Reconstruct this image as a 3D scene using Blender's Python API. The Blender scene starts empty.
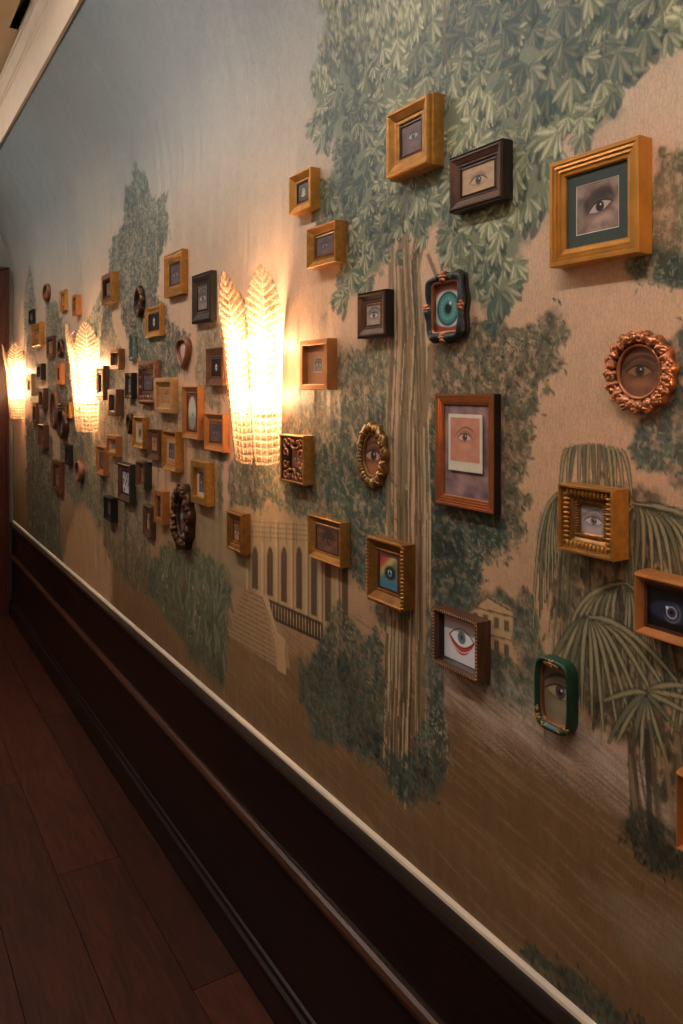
import bpy, math, random
import numpy as np
rnd = random.Random(7)
PI = math.pi
C = bpy.context.scene.collection

# ------------------------------------------------------------------ survey of the corridor
# world: wall face is the plane x = 0, the corridor runs along +y, floor z = 0 (metres)
D0 = 0.921            # camera distance from the wall
EYE = 1.60            # camera height
FPX = 780.0           # focal length for a 1024 px tall frame
AL = math.atan(478.5 / FPX)
HOR = 390.0


def wall_y(px, p=0.0):
    """distance along the corridor of a sight line meeting the plane p metres off the wall"""
    return (D0 - p) / math.tan(math.atan((px - 341.5) / FPX) + AL)


def wall_pt(px, py, p=0.0):
    y = wall_y(px, p)
    dep = y * math.cos(AL) + (D0 - p) * math.sin(AL)
    return y, EYE + (HOR - py) * dep / FPX


def lin(c):
    c = np.asarray(c, float) / 255.0
    return np.where(c <= .04045, c / 12.92, ((c + .055) / 1.055) ** 2.4)


# ------------------------------------------------------------------ materials
def mat(name, col, rough=.5, metal=0.0, var=.25, scale=40, bump=0.0, spec=.5, coat=0.0, stretch=(1, 1, 1), col2=None):
    m = bpy.data.materials.new(name)
    m.use_nodes = True
    nt = m.node_tree
    b = nt.nodes['Principled BSDF']
    b.inputs['Roughness'].default_value = rough
    b.inputs['Metallic'].default_value = metal
    b.inputs['Specular IOR Level'].default_value = spec
    b.inputs['Coat Weight'].default_value = coat
    b.inputs['Coat Roughness'].default_value = .15
    tc = nt.nodes.new('ShaderNodeTexCoord')
    mp = nt.nodes.new('ShaderNodeMapping')
    mp.inputs['Scale'].default_value = stretch
    nt.links.new(tc.outputs['Object'], mp.inputs['Vector'])
    nz = nt.nodes.new('ShaderNodeTexNoise')
    nz.inputs['Scale'].default_value = scale
    nz.inputs['Detail'].default_value = 5
    nt.links.new(mp.outputs[0], nz.inputs['Vector'])
    rp = nt.nodes.new('ShaderNodeValToRGB')
    c = lin(col)
    c2 = lin(col2) if col2 else c * (1 - var)
    rp.color_ramp.elements[0].position = .32
    rp.color_ramp.elements[1].position = .68
    rp.color_ramp.elements[0].color = (*c2, 1)
    rp.color_ramp.elements[1].color = (*(np.minimum(c * (1 + var * .4), 1)), 1)
    nt.links.new(nz.outputs['Fac'], rp.inputs['Fac'])
    nt.links.new(rp.outputs[0], b.inputs['Base Color'])
    if bump:
        bp = nt.nodes.new('ShaderNodeBump')
        bp.inputs['Strength'].default_value = bump
        bp.inputs['Distance'].default_value = .002
        nt.links.new(nz.outputs['Fac'], bp.inputs['Height'])
        nt.links.new(bp.outputs[0], b.inputs['Normal'])
    return m


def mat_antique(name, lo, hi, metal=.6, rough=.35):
    """carved gilding: darker colour in the hollows, brighter colour on the raised edges"""
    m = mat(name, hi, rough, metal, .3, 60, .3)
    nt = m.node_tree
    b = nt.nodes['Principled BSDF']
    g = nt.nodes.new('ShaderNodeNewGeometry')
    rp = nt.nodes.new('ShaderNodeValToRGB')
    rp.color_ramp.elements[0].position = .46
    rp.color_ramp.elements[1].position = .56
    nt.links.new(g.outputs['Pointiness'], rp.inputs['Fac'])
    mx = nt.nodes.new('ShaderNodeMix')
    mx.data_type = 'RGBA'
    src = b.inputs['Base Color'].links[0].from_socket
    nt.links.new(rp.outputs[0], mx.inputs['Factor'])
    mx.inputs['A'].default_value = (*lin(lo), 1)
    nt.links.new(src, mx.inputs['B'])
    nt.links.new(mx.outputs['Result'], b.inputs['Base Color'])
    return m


M = {
    'gold': mat('gilt_wood', (190, 134, 62), .36, .55, .25, 30, .15, stretch=(3, 1, 3)),
    'gold_bright': mat('bright_gilt_wood', (206, 146, 66), .34, .55, .2, 30, .1),
    'gold_dark': mat('aged_gilt_wood', (150, 102, 50), .38, .55, .35, 35, .25),
    'gold_orange': mat('orange_gilt_wood', (190, 126, 70), .38, .45, .2, 25, .1),
    'gold_pale': mat('pale_gilt_wood', (196, 150, 96), .42, .3, .2, 30, .1),
    'brown': mat('walnut_wood', (92, 58, 38), .45, 0, .45, 28, .3, stretch=(5, 1, 1)),
    'brown_red': mat('reddish_wood', (112, 70, 46), .42, .15, .35, 28, .2, stretch=(5, 1, 1)),
    'dark': mat('dark_stained_wood', (52, 36, 28), .4, 0, .4, 30, .2),
    'black': mat('black_lacquer', (24, 21, 20), .35, 0, .3, 30, .1),
    'darkgreen': mat('greenish_black_wood', (44, 46, 38), .45, 0, .3, 30, .1),
    'copper': mat('copper_gilt', (190, 116, 70), .28, .65, .2, 30, .05),
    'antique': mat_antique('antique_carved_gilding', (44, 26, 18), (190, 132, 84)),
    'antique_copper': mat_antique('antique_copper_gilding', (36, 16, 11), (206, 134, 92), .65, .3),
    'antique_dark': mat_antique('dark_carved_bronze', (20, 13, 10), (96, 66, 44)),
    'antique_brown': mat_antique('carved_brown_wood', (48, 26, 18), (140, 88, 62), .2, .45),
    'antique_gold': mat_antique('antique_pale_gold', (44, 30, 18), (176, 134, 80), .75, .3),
    'teal': mat('teal_patina', (58, 68, 68), .4, .3, .4, 60, .3, col2=(32, 40, 42)),
    'green': mat('dark_green_lacquer', (28, 66, 48), .4, 0, .3, 40, .1),
    'silver': mat('verdigris_silver', (124, 140, 130), .4, .35, .4, 90, .4, col2=(60, 88, 86)),
    'ivory': mat('ivory_bead', (226, 204, 168), .4, 0, .15, 60),
    'mat_green': mat('dark_green_mat_board', (64, 76, 70), .8, 0, .12, 120),
    'mat_mauve': mat('mauve_velvet', (156, 122, 116), .9, 0, .45, 30, col2=(98, 78, 84)),
    'mat_tan': mat('tan_mat_board', (190, 132, 88), .8, 0, .1, 60),
    'mat_cream': mat('cream_mat_board', (208, 182, 148), .8, 0, .1, 60),
    'mat_brown': mat('brown_mat_board', (96, 58, 40), .8, 0, .2, 60),
    'mat_dark': mat('black_mat_board', (26, 24, 30), .6, 0, .2, 60),
    'card': mat('cream_card', (222, 214, 190), .5, 0, .06, 60),
    'brass': mat('brass_fitting', (150, 104, 56), .35, .9, .2, 50),
}


def picture_material():
    m = bpy.data.materials.new('printed_picture')
    m.use_nodes = True
    nt = m.node_tree
    b = nt.nodes['Principled BSDF']
    b.inputs['Roughness'].default_value = .35
    b.inputs['Coat Weight'].default_value = .25
    b.inputs['Coat Roughness'].default_value = .12
    a = nt.nodes.new('ShaderNodeAttribute')
    a.attribute_name = 'paint'
    tc = nt.nodes.new('ShaderNodeTexCoord')
    nz = nt.nodes.new('ShaderNodeTexNoise')
    nz.inputs['Scale'].default_value = 500
    nt.links.new(tc.outputs['Object'], nz.inputs['Vector'])
    mr = nt.nodes.new('ShaderNodeMapRange')
    mr.inputs['To Min'].default_value = .8
    mr.inputs['To Max'].default_value = 1.2
    nt.links.new(nz.outputs['Fac'], mr.inputs['Value'])
    mx = nt.nodes.new('ShaderNodeVectorMath')
    mx.operation = 'SCALE'
    nt.links.new(a.outputs['Color'], mx.inputs[0])
    nt.links.new(mr.outputs[0], mx.inputs['Scale'])
    nt.links.new(mx.outputs[0], b.inputs['Base Color'])
    return m


M['picture'] = picture_material()


# ------------------------------------------------------------------ mesh helpers
class MB:
    """collects pieces in wall coordinates: u to the right along the wall, v up, w out of the wall"""
    def __init__(self):
        self.v = []
        self.f = []

    def add(self, vs, fs):
        k = len(self.v)
        self.v += vs
        self.f += [tuple(i + k for i in f) for f in fs]

    def box(self, u0, u1, v0, v1, w0, w1):
        self.add([(u0, v0, w0), (u1, v0, w0), (u1, v1, w0), (u0, v1, w0), (u0, v0, w1), (u1, v0, w1), (u1, v1, w1), (u0, v1, w1)],
                 [(3, 2, 1, 0), (4, 5, 6, 7), (0, 1, 5, 4), (1, 2, 6, 5), (2, 3, 7, 6), (3, 0, 4, 7)])

    def blob(self, c, r, rot=0.0, n=8, m=5):
        """small ellipsoid, turned by rot about the wall normal"""
        vs, fs = [], []
        ca, sa = math.cos(rot), math.sin(rot)
        for j in range(m + 1):
            th = PI * j / m
            for i in range(n):
                ph = 2 * PI * i / n
                a, b_, w = r[0] * math.sin(th) * math.cos(ph), r[1] * math.sin(th) * math.sin(ph), r[2] * math.cos(th)
                vs.append((c[0] + a * ca - b_ * sa, c[1] + a * sa + b_ * ca, c[2] + w))
        for j in range(m):
            for i in range(n):
                fs.append((j * n + i, (j + 1) * n + i, (j + 1) * n + (i + 1) % n, j * n + (i + 1) % n))
        self.add(vs, fs)

    def scroll(self, c, r, a0, turns, hand, thick, w, n=22):
        """carved volute: a thick rod curling inwards"""
        pts = []
        for i in range(n + 1):
            t = i / n
            a = a0 + hand * turns * 2 * PI * t
            q = r * (1 - .75 * t)
            pts.append((c[0] + q * math.cos(a), c[1] + q * math.sin(a), w + thick * .5 * t, thick * (1 - .45 * t)))
        vs, fs = [], []
        k = 6
        for i, (x, y, z, th) in enumerate(pts):
            x2, y2 = pts[min(i + 1, n)][:2]
            x1, y1 = pts[max(i - 1, 0)][:2]
            d = math.hypot(x2 - x1, y2 - y1) or 1
            nx, ny = -(y2 - y1) / d, (x2 - x1) / d
            for j in range(k):
                a = 2 * PI * j / k
                vs.append((x + nx * th * math.cos(a), y + ny * th * math.cos(a), z + th * math.sin(a)))
        for i in range(n):
            for j in range(k):
                fs.append((i * k + j, i * k + (j + 1) % k, (i + 1) * k + (j + 1) % k, (i + 1) * k + j))
        fs.append(tuple(range(k))[::-1])
        fs.append(tuple(n * k + j for j in range(k)))
        self.add(vs, fs)

    def rings(self, rings, close_last=False):
        """bridge closed loops of equal length"""
        n = len(rings[0])
        k = len(self.v)
        for r in rings:
            self.v += list(r)
        for a in range(len(rings) - 1):
            for i in range(n):
                j = (i + 1) % n
                self.f.append((k + a * n + i, k + a * n + j, k + (a + 1) * n + j, k + (a + 1) * n + i))
        if close_last:
            self.f.append(tuple(k + (len(rings) - 1) * n + i for i in range(n)))

    def build(self, name, m, parent=None, smooth=False):
        me = bpy.data.meshes.new(name)
        me.from_pydata([(-w, -u, v) for u, v, w in self.v], [], self.f)
        me.materials.append(m)
        if smooth:
            me.polygons.foreach_set('use_smooth', [True] * len(me.polygons))
        me.update()
        o = bpy.data.objects.new(name, me)
        C.objects.link(o)
        o.parent = parent
        return o


def tagit(o, label, cat, group=None):
    o['label'] = label
    o['category'] = cat
    if group:
        o['group'] = group
    return o


def empty(name, loc):
    o = bpy.data.objects.new(name, None)
    o.empty_display_size = .05
    C.objects.link(o)
    o.location = loc
    return o


def rect_loop(w2, h2, ins, z):
    a, b = w2 - ins, h2 - ins
    return [(-a, -b, z), (a, -b, z), (a, b, z), (-a, b, z)]


# ------------------------------------------------------------------ painted eyes (albedo of small prints)
def vnoise(x, y, scale, seed):
    g = np.random.RandomState(seed).rand(128, 128)
    x = x * scale + 31.7
    y = y * scale + 17.3
    xi = np.floor(x).astype(int)
    yi = np.floor(y).astype(int)
    fx = x - xi
    fy = y - yi
    fx = fx * fx * (3 - 2 * fx)
    fy = fy * fy * (3 - 2 * fy)
    a = g[xi % 128, yi % 128] * (1 - fx) + g[(xi + 1) % 128, yi % 128] * fx
    b = g[xi % 128, (yi + 1) % 128] * (1 - fx) + g[(xi + 1) % 128, (yi + 1) % 128] * fx
    return a * (1 - fy) + b * fy


def fbm(x, y, scale, seed, oct_=4):
    s = 0
    t = 0
    for o in range(oct_):
        s = s + vnoise(x, y, scale * 2 ** o, seed + o) * .5 ** o
        t += .5 ** o
    return s / t


def sm(a, b, x):
    t = np.clip((x - a) / (b - a), 0, 1)
    return t * t * (3 - 2 * t)


def over(img, col, mask):
    return img * (1 - mask[..., None]) + lin(col) * mask[..., None]


def eye_paint(style, asp, n):
    """colour grid of an eye; x right, y up, both centred, unit = half height"""
    nx = max(6, int(n * min(asp, 1.4)))
    X, Y = np.meshgrid(np.linspace(-asp, asp, nx), np.linspace(-1, 1, n))
    s = dict(skin=(186, 140, 108), skin2=(120, 84, 66), iris=(70, 60, 52), scl=(214, 200, 184), brow=(60, 42, 34), c=(0, -.05), s=.75, tilt=0, lash=(40, 28, 24), bw=.10, hl=1)
    s.update(STYLES.get(style, {}))
    kind = s.get('kind', 'eye')
    nz = fbm(X, Y, 2.2, 5)
    img = lin(s['skin2']) * (1 - nz[..., None]) + lin(s['skin']) * nz[..., None]
    cx, cy = s['c']
    ca, sa = math.cos(s['tilt']), math.sin(s['tilt'])
    x = ((X - cx) * ca + (Y - cy) * sa) / s['s']
    y = (-(X - cx) * sa + (Y - cy) * ca) / s['s']
    r = np.hypot(x, y)
    if kind == 'eye':
        img = over(img, s['skin2'], sm(1.0, .2, np.hypot(x * .8, (y - .05) * 1.2)) * .7)
        img = over(img, s['skin'], sm(.45, .0, np.abs(y + .75)) * sm(1.2, .3, np.abs(x)) * .8)
        yb = .95 - .35 * x * x + .12 * x
        img = over(img, s['brow'], sm(s['bw'] * 1.8, s['bw'] * .3, np.abs(y - yb)) * sm(1.5, 1.0, np.abs(x)) * s.get('ba', .85))
        up = .42 * (1 - (x / 1.0) ** 2)
        lo = -.30 * (1 - (x / 1.0) ** 2)
        al = sm(0, .06, up - y) * sm(0, .06, y - lo)
        img = over(img, s['lash'], sm(.16, .04, np.abs(y - up - .2)) * sm(1.05, .7, np.abs(x)) * .4)
        img = over(img, s['scl'], al)
        ri = np.hypot(x - .02, y - .06)
        img = over(img, s['iris'], al * sm(.36, .32, ri))
        img = over(img, tuple(min(255, q * 1.35 + 10) for q in s['iris']), al * sm(.09, .03, np.abs(ri - .22)) * .7)
        img = over(img, (14, 10, 10), al * sm(.17, .13, ri))
        if s['hl']:
            img = over(img, (240, 235, 225), al * sm(.08, .04, np.hypot(x - .1, y - .16)))
        img = over(img, s['lash'], sm(.10, .03, np.abs(y - up)) * sm(1.1, .95, np.abs(x)))
        img = over(img, s['lash'], sm(.06, .01, np.abs(y - lo)) * sm(1.0, .8, np.abs(x)) * .55)
    elif kind == 'closeiris':       # big blue-green iris filling the print
        img = over(img, (196, 206, 200), sm(.98, .85, np.hypot(x * .9, y * 1.15)))
        img = over(img, (64, 134, 134), sm(.72, .64, r))
        img = over(img, (150, 196, 186), sm(.12, .02, np.abs(r - .42)) * (.5 + .5 * np.sin(np.arctan2(y, x) * 18)) * .7)
        img = over(img, (22, 60, 64), sm(.08, .02, np.abs(r - .68)))
        img = over(img, (12, 18, 20), sm(.26, .2, r))
        img = over(img, (230, 240, 235), sm(.1, .04, np.hypot(x - .15, y - .22)))
        img = over(img, (140, 66, 54), sm(.0, .1, np.abs(y + .05 * x) - .72 + .2 * x * x))
    elif kind == 'rings':           # glassy rings on black
        img = img * 0 + lin((12, 12, 18))
        img = over(img, (70, 80, 120), sm(.5, .1, np.abs(np.hypot(x * .55, y * 1.3) - .7)) * .35)
        img = over(img, (110, 112, 130), sm(.12, .02, np.abs(r - .72)) * sm(.9, -.4, y - x) * .8)
        img = over(img, (176, 178, 196), sm(.10, .02, np.abs(r - .42)) * .9)
        img = over(img, (90, 92, 112), sm(.36, .2, r) * .5)
        img = over(img, (6, 6, 10), sm(.2, .16, r))
        img = over(img, (240, 236, 226), sm(.16, .08, np.hypot(x + .38, y - .30)))
    elif kind == 'graphic':         # drawn eye: dark outline, grey iris, orange-red lower bands
        img = img * 0 + lin((226, 220, 226))
        def alm(k, dy, h=.62):
            return h * k * (1 - (x / (1.25 * k)) ** 2) - np.abs(y - dy)
        img = over(img, (96, 44, 30), sm(0, .05, alm(1.0, 0)))
        img = over(img, (240, 236, 238), sm(0, .05, alm(.88, .02)))
        img = over(img, (110, 124, 138), sm(.40, .36, np.hypot(x, y - .05)))
        img = over(img, (60, 60, 70), sm(.16, .12, np.hypot(x, y - .05)))
        lowb = sm(0, .04, -(y + .55 * (1 - (x / 1.2) ** 2))) * sm(0, .04, y + 1.02 * (1 - (x / 1.22) ** 2))
        img = over(img, (190, 62, 30), lowb)
        img = over(img, (240, 226, 220), sm(.05, .02, np.abs(y + .84 * (1 - (x / 1.3) ** 2))) * sm(1.0, .7, np.abs(x)))
        img = over(img, (186, 150, 170), sm(.7, 1.0, y) * .6)
    elif kind == 'rainbow':
        img = over(img, (196, 92, 60), sm(-.1, .9, Y * .7 - X * .7))
        img = over(img, (176, 60, 74), sm(.6, 1.2, Y * .8 - X * .6))
        img = over(img, (206, 190, 110), sm(.35, .0, np.abs(Y * .7 - X * .6 - .35)) * .9)
        img = over(img, (72, 132, 158), sm(.1, -.8, Y))
        img = over(img, (24, 40, 52), sm(.75, .4, np.hypot(x * .8, y * 1.1)))
        img = over(img, (120, 156, 176), sm(.30, .24, r))
        img = over(img, (10, 12, 16), sm(.16, .12, r))
        img = over(img, (240, 240, 240), sm(.1, .05, np.hypot(x - .14, y - .1)))
        img = over(img, (240, 240, 240), sm(.1, .05, np.hypot(x + .2, y - .1)))
    elif kind == 'crescent':        # pale scroll-like eye on black
        img = img * 0 + lin((16, 18, 30))
        img = over(img, (206, 186, 120), sm(.13, .05, np.abs(r - .48)) * sm(-.2, .1, x + .25))
        img = over(img, (226, 214, 180), sm(.28, .2, r))
        img = over(img, (40, 36, 40), sm(.13, .08, r))
        img = over(img, (206, 186, 120), sm(.12, .04, np.abs(y + .35)) * sm(.7, .5, np.abs(x)))
    elif kind == 'ovaldark':        # small pale oval on a dark ground
        img = img * 0 + lin(s.get('bg', (20, 18, 26)))
        img = over(img, s.get('ov', (220, 210, 200)), sm(1, .9, np.hypot(x / .42, y / .55)))
        img = over(img, (60, 64, 74), sm(1, .8, np.hypot(x / .17, (y) / .2)))
    elif kind == 'paleoval':        # pale oval print with one dark eye, brown ground
        img = img * 0 + lin(s.get('bg', (140, 74, 40)))
        img = over(img, (214, 206, 186), sm(1, .97, np.hypot(X / (asp * .8), Y / .97)))
        img = over(img, (150, 150, 136), sm(1, .97, np.hypot(X / (asp * .8), Y / .97)) * sm(.1, -.4, Y))
        img = over(img, (40, 34, 32), sm(1, .7, np.hypot((X - .08) / .14, (Y + .12) / .06)))
        img = over(img, (40, 34, 32), sm(.02, .005, np.abs(Y + .02 - .4 * (X - .1))) * sm(.22, .15, np.abs(X - .1)))
    elif kind == 'bwphoto':
        img = img * 0 + lin((210, 204, 200))
        k = fbm(X, Y, 3.4, 11)
        img = over(img, (46, 42, 44), sm(.5, .6, k) * .9)
    elif kind == 'mirror':
        img = img * 0 + lin((226, 190, 168))
        img = over(img, (160, 110, 90), sm(.1, .8, X))
    elif kind == 'blank':
        img = img * 0 + lin(s['skin'])
    return img


STYLES = {
    'blue_tiny': dict(kind='crescent', s=.8),
    'mauve': dict(skin=(120, 92, 92), skin2=(74, 58, 66), iris=(50, 50, 62), scl=(140, 120, 116), brow=(60, 46, 52)),
    'grey_small': dict(skin=(186, 168, 154), skin2=(150, 130, 120), iris=(70, 78, 84), scl=(220, 214, 204), s=.8, c=(0, -.1)),
    'storm': dict(skin=(128, 92, 84), skin2=(60, 54, 70), iris=(40, 40, 48), scl=(176, 160, 156), s=.6, c=(.2, .1), ba=.3),
    'pencil': dict(skin=(206, 172, 134), skin2=(176, 140, 106), iris=(60, 54, 50), scl=(190, 166, 136), s=.95, c=(0, -.2), lash=(64, 46, 38), ba=0),
    'bw': dict(skin=(196, 162, 146), skin2=(52, 40, 38), iris=(22, 18, 18), scl=(190, 172, 162), brow=(12, 8, 8), bw=.42, c=(.12, -.05), s=.62, tilt=.25),
    'teal': dict(kind='closeiris', skin=(190, 130, 110), skin2=(120, 70, 60), s=.95),
    'pink': dict(skin=(220, 158, 132), skin2=(196, 124, 104), iris=(80, 60, 50), scl=(220, 190, 170), s=.5, c=(.0, .08), lash=(96, 52, 46), bw=.07, ba=.7),
    'bronze': dict(skin=(160, 108, 76), skin2=(90, 60, 44), iris=(50, 32, 26), scl=(150, 110, 84), s=.6, c=(-.05, .0), bw=.12),
    'pastel': dict(skin=(196, 180, 176), skin2=(150, 134, 136), iris=(90, 84, 82), scl=(214, 200, 190), s=.85, c=(.1, -.1), lash=(90, 74, 76), ba=.5),
    'rings': dict(kind='rings', s=.66, c=(-.05, -.12)),
    'graphic': dict(kind='graphic', s=.76, c=(0, .14)),
    'sepia': dict(skin=(150, 134, 108), skin2=(120, 104, 82), iris=(60, 52, 46), scl=(170, 154, 126), s=.62, c=(.1, .05), lash=(50, 40, 34)),
    'rainbow': dict(kind='rainbow', skin=(160, 150, 110), skin2=(90, 96, 90), s=.8, c=(.1, -.05)),
    'brown': dict(skin=(150, 104, 84), skin2=(70, 52, 46), iris=(60, 34, 26), scl=(130, 94, 80), s=.8, c=(.1, -.15), bw=.3),
    'nude': dict(skin=(176, 110, 80), skin2=(110, 66, 50), iris=(60, 40, 34), scl=(190, 150, 126), s=.7),
    'dusk': dict(skin=(120, 100, 104), skin2=(72, 62, 72), iris=(50, 48, 60), scl=(160, 150, 152), s=.8),
    'warm': dict(skin=(206, 150, 104), skin2=(160, 104, 70), iris=(80, 56, 40), scl=(220, 196, 160), s=.75),
    'blackoval': dict(kind='ovaldark', s=1),
    'brownoval': dict(kind='ovaldark', s=.8, bg=(40, 28, 34), ov=(226, 214, 210)),
    'goldoval': dict(kind='ovaldark', s=1.1, bg=(186, 160, 130), ov=(70, 56, 50)),
    'paleoval': dict(kind='paleoval'),
    'bwphoto': dict(kind='bwphoto'),
    'mirror': dict(kind='mirror'),
    'grey': dict(skin=(150, 140, 132), skin2=(90, 84, 84), iris=(60, 56, 58), scl=(190, 184, 178), s=.85),
}


def picture(W, H, w, style, parent, n=26, name='picture', uc=0, vc=0, clip=False, sag=0):
    img = eye_paint(style, W / H, n)
    ny, nx = img.shape[:2]
    us = np.linspace(-W / 2, W / 2, nx)
    vs = np.linspace(-H / 2, H / 2, ny)
    U, V = np.meshgrid(us, vs)
    keep = np.ones((ny - 1, nx - 1), bool)
    if clip:
        um = (U[:-1, :-1] + U[1:, 1:]) / W
        vm = (V[:-1, :-1] + V[1:, 1:]) / H
        keep = um * um + vm * vm <= 1.0
    verts = [(-(w), -(u + uc), v + vc) for u, v in zip(U.ravel(), V.ravel())]
    faces = []
    for j in range(ny - 1):
        for i in range(nx - 1):
            if keep[j, i]:
                a = j * nx + i
                faces.append((a, a + 1, a + nx + 1, a + nx))
    me = bpy.data.meshes.new(name)
    me.from_pydata(verts, [], faces)
    at = me.color_attributes.new('paint', 'FLOAT_COLOR', 'POINT')
    buf = np.ones((ny * nx, 4), np.float32)
    buf[:, :3] = img.reshape(-1, 3)
    at.data.foreach_set('color', buf.ravel())
    me.materials.append(M['picture'])
    o = bpy.data.objects.new(name, me)
    C.objects.link(o)
    o.parent = parent
    return o


# ------------------------------------------------------------------ picture frames
PROFILE = {   # (share of border from the outer edge, share of depth)
    'slope': [(0, 0), (0, .93), (.06, 1), (.16, 1), (.22, .93), (.80, .66), (.86, .70), (.95, .70), (1, .62), (1, .56)],
    'flat': [(0, 0), (0, .95), (.05, 1), (.70, 1), (.76, .9), (.95, .86), (1, .8), (1, .55)],
    'deep': [(0, 0), (0, .96), (.10, 1), (.88, 1), (1, .95), (1, .40)],
    'step': [(0, 0), (0, .66), (.10, .70), (.10, .90), (.16, 1), (.30, 1), (.36, .93), (.70, .80), (.76, .74), (.93, .74), (1, .68), (1, .6)],
    'ridge': [(0, 0), (0, .95), (.04, 1), (.24, 1), (.28, .92), (.46, .94), (.50, .84), (.68, .86), (.72, .76), (.92, .74), (1, .66), (1, .5)],
    'cushion': [(0, 0), (0, .45), (.05, .72), (.18, .92), (.36, 1), (.54, .98), (.70, .88), (.82, .80), (1, .72), (1, .6)],
}
GROUP = 'framed eye pictures on the mural wall'


def measure(f):
    """seen edges -> size and place on the wall"""
    xl, xr, xb, yt, yb = f['q']
    if 'p' in f:
        p = f['p']
    else:
        p = D0 - wall_y(xb) * math.tan(math.atan((xr - 341.5) / FPX) + AL)
        p = min(max(p, .018), .042)
    y_l, zt = wall_pt(xl, yt, p)
    _, zb = wall_pt(xl, yb, p)
    y_r = wall_y(xr, p)
    return p, y_l - y_r, zt - zb, (y_l + y_r) / 2, (zt + zb) / 2


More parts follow.
